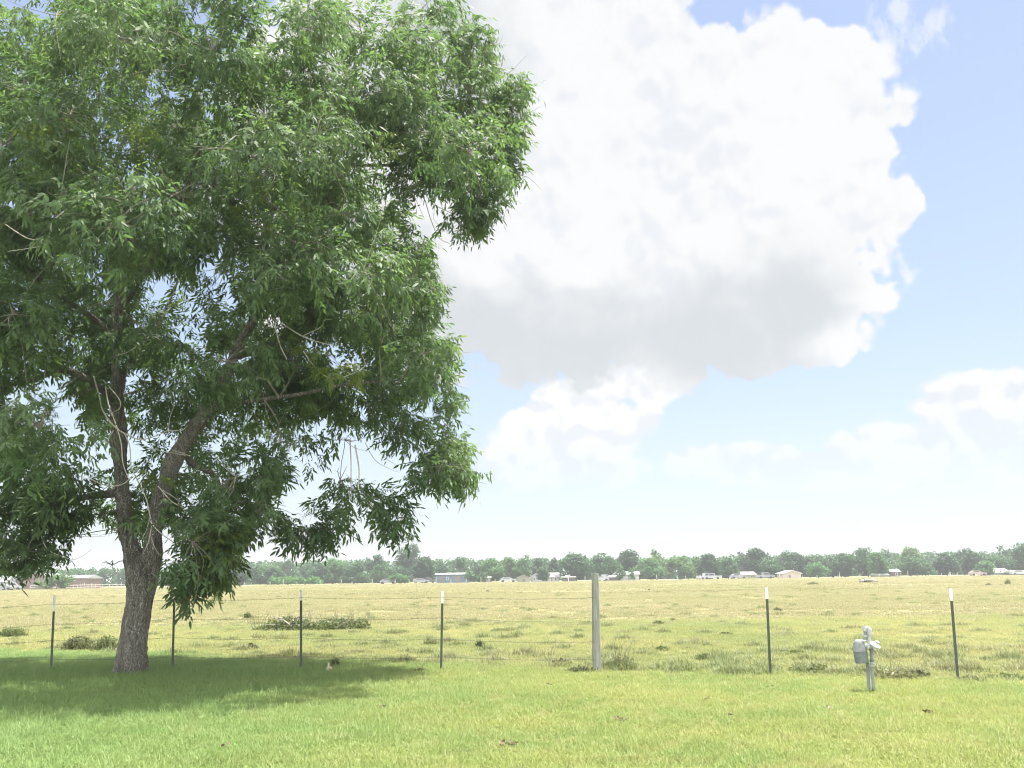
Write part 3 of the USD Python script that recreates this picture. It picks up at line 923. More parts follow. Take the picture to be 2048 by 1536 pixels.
FREE = [  # thin bare twigs higher up and at the right of the crown
    ([(160, 404, .012), (125, 425, .013), (105, 445, .013), (100, 470, .012), (90, 495, .010)], -3.6), ([(95, 480, .009), (60, 478, .008), (35, 465, .008), (10, 448, .006)], -3.6), ([(85, 492, .006), (50, 498, .005), (15, 503, .003)], -3.6),
    ([(235, 445, .010), (250, 480, .010), (266, 505, .010), (266, 540, .008), (272, 578, .005)], -1.4), ([(318, 405, .008), (340, 440, .008), (370, 480, .007), (400, 505, .006), (440, 540, .005), (485, 582, .003)], -2.6),
    ([(330, 400, .009), (370, 415, .008), (420, 432, .008), (460, 460, .006), (480, 480, .004)], -2.4), ([(405, 612, .004), (395, 605, .007), (365, 600, .007), (445, 596, .004)], -1.2),
    ([(548, 647, .010), (560, 690, .009), (572, 715, .008), (573, 720, .004)], -2.0), ([(560, 645, .009), (610, 675, .009), (660, 690, .006), (672, 695, .003)], -2.0), ([(605, 672, .007), (640, 655, .005), (650, 640, .004), (665, 640, .003)], -2.0),
    ([(600, 690, .008), (615, 715, .008), (640, 745, .007), (670, 757, .006), (710, 745, .006), (730, 730, .005), (722, 705, .003)], -2.2), ([(775, 545, .007), (762, 570, .007), (766, 610, .006), (770, 635, .004)], -1.0),
    ([(850, 400, .009), (862, 440, .008), (878, 475, .006), (900, 488, .004)], -0.7), ([(880, 400, .006), (890, 430, .005), (898, 452, .003)], -0.7), ([(870, 410, .005), (868, 440, .004), (890, 455, .003)], -0.6),
    ([(700, 880, .012), (702, 930, .010), (702, 985, .008), (704, 1000, .004)], -0.9), ([(710, 890, .014), (718, 940, .012), (718, 990, .009), (740, 1010, .006), (760, 1030, .004)], -1.0),
    ([(725, 985, .006), (750, 1015, .005), (775, 1030, .003)], -1.0), ([(730, 885, .006), (750, 920, .006), (780, 938, .004), (800, 945, .003)], -1.0), ([(745, 880, .006), (770, 915, .005), (792, 930, .003)], -1.0), ([(735, 1050, .005), (745, 1065, .004), (755, 1072, .003)], -1.0),
    ([(505, 1080, .007), (502, 1065, .008), (495, 1045, .010), (470, 1010, .012)], 0.2), ([(505, 1080, .005), (492, 1105, .004)], 0.2), ([(80, 1065, .010), (92, 1095, .008), (105, 1105, .006), (140, 1118, .005), (160, 1115, .004), (182, 1100, .003)], -0.5),
    ([(270, 118, .016), (310, 95, .014), (345, 75, .012), (380, 45, .008), (420, 20, .005), (445, 0, .004)], -1.6), ([(345, 75, .009), (400, 50, .007), (430, 40, .004)], -1.6), ([(260, 150, .012), (300, 140, .008), (340, 142, .006), (360, 130, .005), (430, 132, .003)], -1.8),
]
for k, (D, dy) in enumerate(FREE):
    pts = catmull([[*at(a, b, TY + dy), r] for a, b, r in D], 5)
    part('bare_twig', in_tree(tube(pts[:, :3], pts[:, 3], 6)), M_DEAD, pecan, smooth=True)

# ------------------------------------------------------------------ fence
M_POSTGREEN = plain('post_green', (0.035, 0.042, 0.034), 0.55, 0.35, 40)
M_POSTWHITE = plain('post_white', (0.58, 0.58, 0.56), 0.6, 0.2, 30)
M_GALV = plain('galvanised_wire', (0.10, 0.09, 0.08), 0.7, 0.3, 60, metallic=0.2)


def wood_material():
    g = Graph()
    pos = g('texture_coordinate', 'object')
    n = g.noise(g.vmath('multiply', pos, (1, 1, 0.06)), 55.0, 5.0, 0.65)
    m = g.noise(pos, 3.0, 4.0, 0.6)
    col = g.mix(g.mapr(n, 0.3, 0.7), (0.115, 0.12, 0.10), (0.26, 0.265, 0.235))
    col = g.mix(g.mapr(m, 0.5, 0.72, 0, 0.6), col, (0.14, 0.18, 0.13))
    return g.make('weathered_wood', g('principled_bsdf', 'BSDF', base_color=col, roughness=0.9, specular_ior_level=0.2, normal=g('bump', 'normal', height=n, strength=0.6, distance=0.01)))


M_WOOD = wood_material()


def t_post(px0, py0, px1, py1, white, label, rot=0.0):
    """A studded steel T-post between its foot and its tip in the photograph; white: share of its length painted white."""
    foot = standing(px0, py0)
    top = at(px1, py1, foot[1])
    v = top - foot
    H = np.linalg.norm(v)
    t = thing('fence_post', label, 'fence post', foot)
    R = trimesh.geometry.align_vectors([0, 0, 1], v / H)
    R = R @ trimesh.transformations.rotation_matrix(rot, [0, 0, 1])

    def bar(z0, z1, grow=0.0):
        m = cat([box(-0.020 - grow, 0.020 + grow, -0.004 - grow, 0.004 + grow, z0, z1), box(-0.004 - grow, 0.004 + grow, 0.0045, 0.038 + grow, z0, z1), box(-0.009 - grow, 0.009 + grow, 0.030, 0.041 + grow, z0, z1)])
        m.apply_transform(R)
        return m
    zw = H * (1 - white)
    part('shaft', bar(-0.25, zw), M_POSTGREEN, t)
    part('white_tip', bar(zw + 0.0005, H, 0.0008), M_POSTWHITE, t)
    studs = cat([box(-0.006, 0.006, -0.011, -0.0045, z, z + 0.022) for z in np.arange(0.12, zw - 0.03, 0.055)])
    studs.apply_transform(R)
    part('studs', studs, M_POSTGREEN, t, kind='stuff')
    return foot, top, t


POSTS = [
    (102, 1341, 109, 1190, 0.22, 'leftmost dark steel T-post with greyish tip standing left of the pecan trunk', 0.3),
    (345, 1338, 349, 1184, 0.0, '', 0.2),
    (602, 1338, 602, 1180, 0.135, 'dark steel T-post with white tip in front of the brush pile', -0.1),
    (882, 1343, 885, 1182, 0.155, 'dark steel T-post with white tip nearest left of the round wooden post', 0.1),
    (1541, 1354, 1533, 1175, 0.13, 'dark steel T-post with white tip between wooden post and gas meter', -0.35),
    (1916, 1360, 1901, 1176, 0.14, 'dark leaning steel T-post with white tip at far right beyond the gas meter', -0.25),
]
feet = []
for a, b, c, d, w, lab, rot in POSTS:
    f, tp, t = t_post(a, b, c, d, w or 0.13, lab or 'dark steel T-post half hidden by low leaves just right of the pecan trunk', rot)
    feet.append((f, tp, t))
extra_left = feet[0][0] + (feet[0][0] - feet[1][0]) * [1, 1, 1]


def wooden_post():
    foot, foot_r = standing(1194, 1346), 0.072
    top = at(1190, 1147, foot[1])
    v = top - foot
    H = np.linalg.norm(v)
    t = thing('wooden_post', 'round weathered grey wooden corner post rising above the steel posts', 'fence post', foot)
    zs = np.concatenate([[-0.3], np.linspace(0.0, H - 0.012, 30), [H]])
    rad = np.concatenate([[foot_r + 0.006], np.linspace(foot_r + 0.004, 0.058, 30), [0.050]])
    pts = np.outer(zs / H, v)
    m = tube(pts, rad, 28)
    q = np.array(m.vertices)
    nrm = np.array(m.vertex_normals)
    m.vertices = q + nrm * ((fbm(q * [26, 26, 2.0], 3, 4)[:, None] - 0.5) * 0.008) * (np.abs(nrm[:, 2:3]) < 0.8)
    part('shaft', m, M_WOOD, t, smooth=40)
    return foot, v / H, t


wp_foot, wp_dir, wp = wooden_post()
WIRES = [((-60, 1207), (105, 1208), (347, 1199), (602, 1195), (884, 1194), (1192, 1195)), ((-60, 1247), (105, 1248), (347, 1237), (602, 1235.5), (884, 1235.5), (1192, 1243)),
         ((-60, 1282), (105, 1281), (347, 1275), (602, 1275.5), (884, 1278), (1192, 1283)), ((-60, 1319), (105, 1318), (347, 1313.5), (602, 1312.5), (884, 1313.5), (1192, 1318))]
WNAMES = ['topmost', 'second highest', 'third highest', 'lowest']


def barbed_wire(k):
    line = []
    supports = [extra_left] + [f for f, _, _ in feet[:4]] + [wp_foot]
    for (px, py), s in zip(WIRES[k], supports):
        p = at(px, py, s[1] - 0.012)
        if not line:
            p[0] = min(p[0], line[0][0] if line else p[0])
        line.append(p)
    line[0] = line[1] + (line[1] - line[2]) * 0.9
    line[-1] = line[-1] + np.array([0, -0.055, 0])
    pts = []
    for a, b in zip(line[:-1], line[1:]):
        for t in np.linspace(0, 1, 24, endpoint=False):
            pts.append(a + (b - a) * t - np.array([0, 0, 0.03 * 4 * t * (1 - t)]))
    pts.append(line[-1])
    pts = np.array(pts)
    w = thing('barbed_wire', f'{WNAMES[k]} of the four barbed wires strung left from the wooden post', 'wire', pts[0])
    d = np.gradient(pts, axis=0)
    ph = np.arange(len(pts)) * 2.2
    off = np.stack([0 * ph, np.cos(ph), np.sin(ph)], 1) * 0.0022
    part('strand', moved(tube(pts + off, 0.0021, 5), *(-pts[0])), M_GALV, w, smooth=True)
    part('strand', moved(tube(pts - off, 0.0021, 5), *(-pts[0])), M_GALV, w, smooth=True)
    barbs = []
    seg = np.linalg.norm(np.diff(pts, axis=0), axis=1)
    s = np.concatenate([[0], np.cumsum(seg)])
    r = np.random.default_rng(40 + k)
    for q in np.arange(0.1, s[-1], 0.13):
        p = np.array([np.interp(q, s, pts[:, i]) for i in range(3)])
        a = r.random() * math.pi
        e = np.array([0.3, math.cos(a), math.sin(a)]) * 0.018
        barbs += [tube([p - e, p + e], 0.0014, 3), tube([p - e * [1, 1, -1], p + e * [1, 1, -1]], 0.0014, 3)]
    part('barbs', moved(cat(barbs), *(-pts[0])), M_GALV, w, kind='stuff')
    # the clip that holds the wire to each post belongs to the post
    for i, (f, tp, t) in enumerate(feet[:4]):
        c = line[i + 1]
        ring = trimesh.creation.torus(0.026, 0.0022, 12, 5)
        part('wire_clip', moved(ring, *(c + [0, 0.026, 0] - f)), M_GALV, t, smooth=True)


for k in range(4):
    barbed_wire(k)

# ------------------------------------------------------------------ gas meter
M_METER = plain('meter_paint', (0.14, 0.155, 0.15), 0.6, 0.28, 22)
M_METERLIT = plain('meter_paint_lit', (0.27, 0.285, 0.275), 0.6, 0.25, 26)  # grey paint of the upper fittings, highlights put into its colour
M_METERSHADE = plain('meter_belly', (0.085, 0.10, 0.092), 0.6, 0.3, 14)  # the same grey darkened, shade of the lower part put in
M_BLACK = plain('black_wrap', (0.02, 0.02, 0.02), 0.7, 0.2, 20)


def gas_meter():
    foot = standing(1745, 1386)
    y0 = foot[1]

    def L(px, py, dy=0.0):
        return at(px, py, y0 + dy) - foot
    t = thing('gas_meter', 'grey gas meter with domed regulator on two pipes at the lawn edge', 'gas meter', foot)
    k = y0 / FPX
    # right-hand riser
    a, b, c = L(1748, 1392), L(1744, 1335), L(1743, 1296)
    part('riser_pipe', tube([a - [0, 0, 0.1], a, b, c], 0.021, 16), M_METER, t, smooth=40)
    part('pipe_wrap', tube([L(1748, 1393), L(1747.4, 1379)], 0.0265, 16), M_BLACK, t, smooth=40)
    # left-hand pipe and the elbow over the meter
    d, e = L(1738, 1376, 0.05), L(1734.5, 1322, 0.05)
    part('outlet_pipe', tube([d - [0, 0, 0.15], d, e], 0.022, 16), M_METER, t, smooth=40)
    for q, rr in (((1744, 1331, 0), 0.031), ((1744.5, 1326, 0), 0.034), ((1743.5, 1321, 0), 0.030)):
        p = L(*q)
        part('collar', tube([p - [0, 0, 0.014], p - [0, 0, 0.010], p + [0, 0, 0.010], p + [0, 0, 0.014]], [rr - 0.006, rr, rr, rr - 0.006], 8), M_METERLIT if rr > 0.03 else M_METERSHADE, t, smooth=30)
    # body: rounded tin with sloping shoulders, a seam and a belly with shade painted in
    body_c = L(1724, 1325.5, 0.02)
    W, D, H = 25 * k, 0.16, 43 * k
    prof = [(0.0, 0.92), (0.04, 1.0), (0.48, 1.0), (0.50, 1.03), (0.53, 1.03), (0.55, 0.985), (0.70, 0.93), (0.82, 0.83), (0.92, 0.68), (0.98, 0.5), (1.0, 0.35)]
    aa = np.arange(40) * 2 * math.pi / 40
    sup = 0.78
    cx, cy = np.sign(np.cos(aa)) * np.abs(np.cos(aa)) ** sup, np.sign(np.sin(aa)) * np.abs(np.sin(aa)) ** sup

    def shell(lo, hi):
        rows = [p for p in prof if lo <= p[0] <= hi]
        V = np.vstack([np.stack([cx * W / 2 * s, cy * D / 2 * s, np.full(40, z * H)], 1) for z, s in rows] + [[[0, 0, rows[0][0] * H]], [[0, 0, rows[-1][0] * H]]])
        n = len(rows)
        F = []
        for i in range(n - 1):
            for j in range(40):
                q = (j + 1) % 40
                F += [(i * 40 + j, i * 40 + q, (i + 1) * 40 + q), (i * 40 + j, (i + 1) * 40 + q, (i + 1) * 40 + j)]
        for j in range(40):
            q = (j + 1) % 40
            F += [(n * 40, q, j), (n * 40 + 1, (n - 1) * 40 + j, (n - 1) * 40 + q)]
        m = trimesh.Trimesh(V, np.array(F), process=False)
        m.apply_transform(trimesh.transformations.rotation_matrix(math.radians(-14), [0, 0, 1]))
        m.apply_transform(trimesh.transformations.rotation_matrix(math.radians(-5), [0, 1, 0]))
        return moved(m, *body_c)
    part('meter_body', shell(0.50, 1.0), M_METER, t, smooth=35)
    part('meter_belly', shell(0.0, 0.50), M_METERSHADE, t, smooth=35, label='lower half of the meter body with shade painted in')
    fl = L(1724.5, 1281.5, 0.02)
    part('top_flange', tube([fl - [0, 0, 0.014], fl - [0, 0, 0.008], fl + [0, 0, 0.008], fl + [0, 0, 0.014]], [0.052, 0.062, 0.062, 0.05], 20), M_METERLIT, t, smooth=30)
    p0, p1 = L(1730, 1280, 0.02), L(1731, 1262, 0.02)
    part('meter_swivel', tube([p0, p1], 0.024, 16), M_METER, t, smooth=40)
    nut = L(1730.5, 1272, 0.02)
    part('union_nut', tube([nut - [0, 0, 0.014], nut + [0, 0, 0.014]], 0.034, 6), M_METERLIT, t)
    arc = catmull([L(1731, 1263, 0.02), L(1732, 1257.5, 0.015), L(1735.5, 1255.5, 0.01), L(1738.5, 1259, 0), L(1739, 1266, 0), L(1739, 1284, 0)], 6)
    part('elbow_pipe', tube(arc, [0.024] * (len(arc) - 14) + [0.031] * 8 + [0.022] * 6, 16), M_METERLIT, t, smooth=40)
    cap = L(1739, 1268, 0)
    part('elbow_collar', tube([cap - [0, 0, 0.012], cap + [0, 0, 0.012]], 0.036, 14), M_METERLIT, t, smooth=30)
    part('vent_cap', tube(catmull([L(1728.5, 1262, 0), L(1727, 1257, 0), L(1727, 1252, 0)], 4), np.linspace(0.019, 0.013, 9), 10), M_METERLIT, t, smooth=40)
    # regulator: a flat domed drum at the right with its spring case and vent
    rc = L(1749, 1290, -0.03)
    disc = revolve([(0, -0.035), (0.035, -0.033), (0.072, -0.012), (0.082, -0.010), (0.082, 0.010), (0.072, 0.012), (0.040, 0.034), (0, 0.038)], 28)
    disc.apply_transform(trimesh.transformations.rotation_matrix(math.radians(24), [0, 1, 0]))
    disc.apply_transform(trimesh.transformations.rotation_matrix(math.radians(28), [1, 0, 0]))
    part('regulator', moved(disc, *rc), M_METERLIT, t, smooth=35)
    spring = tube([L(1752, 1287, -0.03), L(1755.5, 1283, -0.05)], [0.03, 0.027], 14)
    part('spring_case', spring, M_METERLIT, t, smooth=40)
    part('regulator_vent', tube(catmull([L(1755, 1288, -0.02), L(1757, 1291, -0.03), L(1756.5, 1297, -0.03)], 4), 0.012, 10), M_METERLIT, t, smooth=40)
    part('valve', cat([tube([L(1729, 1291, -0.02), L(1737, 1290, -0.03), L(1744, 1294, -0.03)], [0.028, 0.034, 0.03], 14), tube([L(1737, 1284, -0.03), L(1737.5, 1297, -0.04)], 0.026, 12)]), M_METERLIT, t, smooth=40)
    part('valve_nut', tube([L(1743, 1302, 0), L(1743.2, 1298, 0)], 0.036, 6), M_METER, t)


gas_meter()

# ------------------------------------------------------------------ brush, weeds and litter
M_STEM = plain('weed_stem', (0.15, 0.16, 0.085), 0.9, 0.3, 9)
M_BRUSH = plain('brush_stick', (0.24, 0.215, 0.175), 0.9, 0.35, 9)
M_WEED = leaf_material('weed_leaf', (0.11, 0.16, 0.055), (0.16, 0.215, 0.07), (0.23, 0.25, 0.09), trans=0.4, rough=0.6)
M_DARKWEED = leaf_material('dark_weed_leaf', (0.09, 0.095, 0.045), (0.13, 0.135, 0.06), (0.17, 0.15, 0.07), trans=0.4, rough=0.6)
M_DRY = plain('dry_leaf', (0.10, 0.07, 0.045), 0.85, 0.4, 25)
M_PALE = plain('pale_litter', (0.30, 0.26, 0.17), 0.85, 0.2, 25)
M_LOG = plain('dead_log', (0.15, 0.135, 0.115), 0.9, 0.4, 4, bump=0.5)


def leafy(n, rx, ry, h, size, seed, up=0.5):
    """n small folded leaves filling a low mound."""
    r = np.random.default_rng(seed)
    d = r.normal(size=(n, 3))
    d /= np.linalg.norm(d, axis=1, keepdims=True)
    p = d * (r.random((n, 1)) ** 0.4) * [rx, ry, h]
    p[:, 2] = np.abs(p[:, 2])
    p[:, 2] *= 0.55 + 0.45 * fbm(p * [3, 3, 0] + seed, 2, seed)
    return leaf_quads(p, size, r, up)


def leaf_quads(p, size, r, up=0.5, aspect=2.2):
    n = len(p)
    x = r.normal(size=(n, 3))
    x[:, 2] = x[:, 2] * 0.6 + up * 0.4
    x /= np.linalg.norm(x, axis=1, keepdims=True)
    z = np.array([0, 0, 1.0]) + r.normal(size=(n, 3)) * 0.7
    y = np.cross(z, x)
    y /= np.maximum(np.linalg.norm(y, axis=1, keepdims=True), 1e-6)
    s = (size * (0.6 + 0.8 * r.random(n)))[:, None]
    w = s / aspect * 0.5
    V = np.stack([p - x * s * 0.5, p - y * w + x * s * 0.05, p + x * s * 0.5, p + y * w + x * s * 0.05], 1).reshape(-1, 3)
    b = np.arange(n)[:, None] * 4
    return trimesh.Trimesh(V, np.vstack([b + [0, 1, 2], b + [0, 2, 3]]), process=False)


def stalks(n, rx, ry, h, rad, seed, lean=0.35):
    r = np.random.default_rng(seed)
    out = []
    for _ in range(n):
        a = r.random() * 2 * math.pi
        b = np.array([math.cos(a) * rx, math.sin(a) * ry, 0]) * r.random() * 0.6
        hh = h * (0.5 + 0.5 * r.random())
        e = b + np.array([math.cos(a) * lean * hh, math.sin(a) * lean * hh, hh]) + r.normal(size=3) * 0.06
        m = (b + e) / 2 + r.normal(size=3) * 0.05
        out.append(tube(catmull([b - [0, 0, 0.03], m, e], 3), np.linspace(rad, rad * 0.4, 7), 4))
    return cat(out)


def px_size(px, y):
    return px * y / FPX


# brush pile behind the third post
c = standing(628, 1262)
c[1] += 0.0
k = c[1] / FPX
pile = thing('brush_pile', 'long low heap of cut branches grown over with green weeds beyond the fence', 'brush pile', c)
r = np.random.default_rng(51)
for j in range(26):
    a = r.random() * math.pi
    x0 = (r.random() - 0.55) * 150 * k
    ln = (25 + 50 * r.random()) * k
    pz = (6 + 20 * r.random()) * k
    s0 = np.array([x0 - math.cos(a) * ln / 2, r.normal() * 0.4, max(0.03, pz - 12 * k * r.random())])
    s1 = np.array([x0 + math.cos(a) * ln / 2, r.normal() * 0.4, pz + 14 * k * r.random()])
    mid = (s0 + s1) / 2 + r.normal(size=3) * 0.08
    part('stick', tube(catmull([s0, mid, s1], 3), np.linspace(0.024, 0.007, 7), 5), M_BRUSH, pile, smooth=True)
heap = cat([moved(leafy(1700, 58 * k, 0.8, 36 * k, 0.10, 61), -48 * k, 0, 0), moved(leafy(1300, 58 * k, 0.8, 30 * k, 0.10, 62), 42 * k, 0.1, 0), moved(leafy(260, 20 * k, 0.4, 34 * k, 0.09, 63), 92 * k, 0, 0), moved(leafy(160, 16 * k, 0.4, 16 * k, 0.09, 64), -105 * k, 0, 0)])
part('weeds', heap, M_WEED, pile, kind='stuff')
part('stems', cat([moved(stalks(16, 0.5, 0.3, 46 * k, 0.010, 65), x * k, 0, 0) for x in (-100, -60, -20, 30, 60, 92)]), M_STEM, pile, smooth=True, kind='stuff')


def weed_clump(px, py, wpx, hpx, label, material=None, seed=0, stems=6, size=0.07, group=None, name='weed_clump', tall=None):
    c = standing(px, py)
    k = c[1] / FPX
    t = thing(name, label, 'weed', c, group=group)
    rx, h = wpx * k / 2, hpx * k
    n = int(90 + 900 * min(1.5, rx * 2) * min(1.0, h * 2))
    part('leaves', leafy(n, rx, min(rx, 0.6), h * 0.85, size, 700 + seed, 0.8), material or M_WEED, t, kind='stuff')
    gr = blades(int(80 + 160 * rx * 2), rx * 1.7, h * 0.5, h * 1.15, 0.012, 1.0, 900 + seed)
    gr.vertices[:, 1] *= min(1.0, 0.6 / max(rx, 0.1))
    part('grass_blades', gr, M_TUFT, t, kind='stuff')
    if stems:
        part('stems', stalks(stems, rx * 0.7, min(rx, 0.4) * 0.7, (tall or hpx * 1.15) * k, 0.007, 800 + seed), M_STEM, t, smooth=True, kind='stuff')
    return t


weed_clump(158, 1300, 66, 40, 'dark weed clump with upright stems between leftmost post and pecan trunk', M_DARKWEED, 1, 14, tall=52)
weed_clump(212, 1302, 54, 42, 'tall green weed tuft against the left side of the pecan trunk', None, 2, 8, tall=44)
weed_clump(25, 1275, 50, 34, 'leafy green weed at the left edge of the pasture', None, 3, 12, tall=40)
weed_clump(500, 1300, 34, 16, 'small dark weed clump below the left end of the brush pile', M_DARKWEED, 4, 3)
weed_clump(495, 1238, 16, 18, 'thin purplish weed standing at the left end of the brush pile', M_DARKWEED, 5, 6)
weed_clump(1317, 1250, 24, 14, 'larger of two dark brown clumps right of the wooden post', M_DARKWEED, 6, 3)
weed_clump(1346, 1243, 13, 9, 'smaller of two dark brown clumps right of the wooden post', M_DARKWEED, 7, 2)
weed_clump(1325, 1302, 30, 16, 'bright green weed tuft midway between wooden post and right-hand posts', None, 8, 2)
weed_clump(1405, 1322, 30, 18, 'green grass tuft left of the steel post before the meter', None, 9, 2)
weed_clump(1585, 1309, 56, 16, 'wide green weed patch between steel post and gas meter', None, 10, 2)
weed_clump(1625, 1345, 90, 26, 'broad green weed bank at the lawn edge left of the gas meter', None, 11, 8)
weed_clump(1790, 1358, 80, 36, 'dry straw and weeds heaped right of the gas meter pipes', M_TUFT, 12, 18)
weed_clump(1840, 1355, 50, 24, 'dark brown weed clump between gas meter and rightmost post', M_DARKWEED, 13, 8)
weed_clump(1945, 1364, 60, 16, 'low dark weeds at the foot of the rightmost post', M_DARKWEED, 14, 5)
weed_clump(2010, 1358, 90, 14, 'low green weeds at the right edge of the lawn boundary', None, 15, 3)
weed_clump(1165, 1346, 75, 20, 'dark matted grass tuft left of the foot of the wooden post', M_DARKWEED, 16, 4)
weed_clump(1240, 1340, 70, 40, 'tall dry straw stems right of the foot of the wooden post', M_TUFT, 17, 22, tall=60)
weed_clump(1120, 1330, 50, 16, 'low brown weed clump a little left of the wooden post', M_DARKWEED, 18, 3)
weed_clump(1000, 1264, 40, 12, 'green tussock in mid pasture left of the wooden post', M_TUFT, 19, 0)
weed_clump(1026, 1277, 32, 10, 'brownish tussock beside the green one in mid pasture', M_DARKWEED, 20, 0)
weed_clump(862, 1290, 34, 18, 'green tussock just left of the fourth steel post', M_TUFT, 21, 3)
weed_clump(960, 1296, 20, 24, 'thin weed with leafy top right of the fourth steel post', None, 22, 5, tall=40)
weed_clump(840, 1346, 22, 14, 'dark weed sprig at lawn edge left of the fourth steel post', M_DARKWEED, 23, 4)
weed_clump(670, 1335, 16, 26, 'slender green sprig behind the white scrap on the lawn edge', None, 24, 7, tall=30)
weed_clump(1450, 1272, 34, 12, 'grey brown clump left of the second post from the right', M_DARKWEED, 25, 2)
weed_clump(1555, 1222, 20, 9, 'small dark clump close right of the middle steel post', M_DARKWEED, 26, 0)
weed_clump(1978, 1172, 14, 8, 'small dark shrub of two at the far right of the pasture', M_DARKWEED, 27, 3)
weed_clump(2016, 1170, 12, 18, 'taller thin shrub of two at the far right of the pasture', M_DARKWEED, 28, 5)
weed_clump(895, 1202, 20, 5, 'flat dark clump in far pasture above the fourth steel post', M_DARKWEED, 29, 0)
weed_clump(975, 1184, 9, 5, 'tiny dark clump in far pasture left of the wooden post', M_DARKWEED, 30, 0)
weed_clump(1298, 1182, 5, 6, 'tiny upright dark stump in far pasture right of the wooden post', M_DARKWEED, 31, 0)
weed_clump(1625, 1170, 26, 9, 'dull clump in far pasture below the beige shed', M_DARKWEED, 32, 0)
weed_clump(1415, 1295, 22, 12, 'dry leaning stalks in pasture left of the middle steel post', M_TUFT, 33, 8)

# fallen wood near the far right edge of the field
c = standing(1737, 1166)
k = c[1] / FPX
log = thing('fallen_branch', 'dark fallen branch lying far out in the field at right', 'branch', c)
part('log', tube(catmull([(-16 * k, 0, 2 * k), (-4 * k, 0.5, 4 * k), (8 * k, 0.2, 3 * k), (15 * k, -0.3, 1 * k)], 4), np.linspace(0.22, 0.34, 13), 7), M_LOG, log, smooth=True)
for j, (a, b) in enumerate([((-6, 4), (4, 10)), ((-10, 3), (-15, 8)), ((4, 4), (14, 8)), ((0, 4), (-6, 9))]):
    part('bough', tube([(a[0] * k, 0, a[1] * k), ((a[0] + b[0]) / 2 * k, 0.4, (a[1] + b[1]) / 2 * k + 0.1), (b[0] * k, 0.6, b[1] * k)], [0.16, 0.11, 0.06], 6), M_LOG, log, smooth=True)


def litter(px, py, wpx, label, material, seed, n=9, cat_='dead leaves', name='dead_leaves'):
    """A few curled dry leaves or scraps lying in the grass."""
    r = np.random.default_rng(seed)
    c = standing(px, py)
    k = c[1] / FPX
    t = thing(name, label, cat_, c)
    for j in range(n):
        l, w = (0.022 + 0.022 * r.random()), (0.009 + 0.009 * r.random())
        u = np.linspace(-1, 1, 7)
        V = []
        for a in u:
            ww = w * (1 - a * a) ** 0.6 + 0.001
            zz = 0.02 * a * a
            V += [(a * l, -ww, zz + ww * 0.7), (a * l, 0, zz), (a * l, ww, zz + ww * 0.7)]
        F = []
        for i in range(6):
            for q in range(2):
                o = i * 3 + q
                F += [(o, o + 1, o + 4), (o, o + 4, o + 3)]
        m = trimesh.Trimesh(V, F, process=False)
        m.apply_transform(trimesh.transformations.euler_matrix(r.normal() * 0.35, r.normal() * 0.3, r.random() * 6.28))
        m.apply_translation([(r.random() - 0.5) * wpx * k, r.normal() * 0.05, 0.025 + 0.02 * r.random()])
        part('leaf', m, material, t, smooth=True)
    return t


litter(1242, 1446, 22, 'brown curled leaves near the middle of the lawn', M_DRY, 1, 8)
litter(1022, 1496, 40, 'wide scatter of brown leaves at the bottom middle of the lawn', M_DRY, 2, 12)
litter(1650, 1423, 30, 'pale dry grass clippings on the lawn below the gas meter', M_PALE, 3, 10, 'clippings', 'grass_clippings')
litter(1853, 1430, 14, 'brown leaves lying on the lawn at right', M_DRY, 4, 6)
litter(1538, 1379, 14, 'brown leaf pair in front of the middle steel post', M_DRY, 5, 3)
litter(1098, 1375, 14, 'dark curled leaves on the lawn just left of the wooden post', M_DRY, 6, 4)
litter(1413, 1405, 12, 'dark leaf speck on the lawn halfway to the gas meter', M_DRY, 7, 3)
litter(1460, 1436, 10, 'single dark leaf on the lawn right of the middle leaves', M_DRY, 8, 2)
litter(447, 1500, 12, 'dark leaves on the lawn at bottom left of the picture', M_DRY, 9, 3)
litter(766, 1420, 12, 'small brown leaves at the edge of the tree shade', M_DRY, 10, 3)
litter(1220, 1360, 10, 'tiny brown leaves in front of the wooden post', M_DRY, 11, 2)

c = standing(658, 1345)
k = c[1] / FPX
scrap = thing('white_scrap', 'crumpled white scrap lying at the lawn edge right of the third post', 'litter', c)
r = np.random.default_rng(8)
m = trimesh.creation.icosphere(3, 1.0)
m.vertices = m.vertices * (0.65 + 0.7 * fbm(m.vertices * 2.4 + 5, 3, 2)[:, None]) * [0.055, 0.04, 0.05]
part('crumpled_sheet', moved(m, 0, 0, 0.06), M_PALE, scrap)
m = trimesh.creation.icosphere(2, 1.0)
m.vertices = m.vertices * (0.6 + 0.8 * fbm(m.vertices * 2.8 + 9, 3, 4)[:, None]) * [0.018, 0.015, 0.05]
part('torn_corner', moved(m, -0.01, 0, 0.12), M_PALE, scrap)

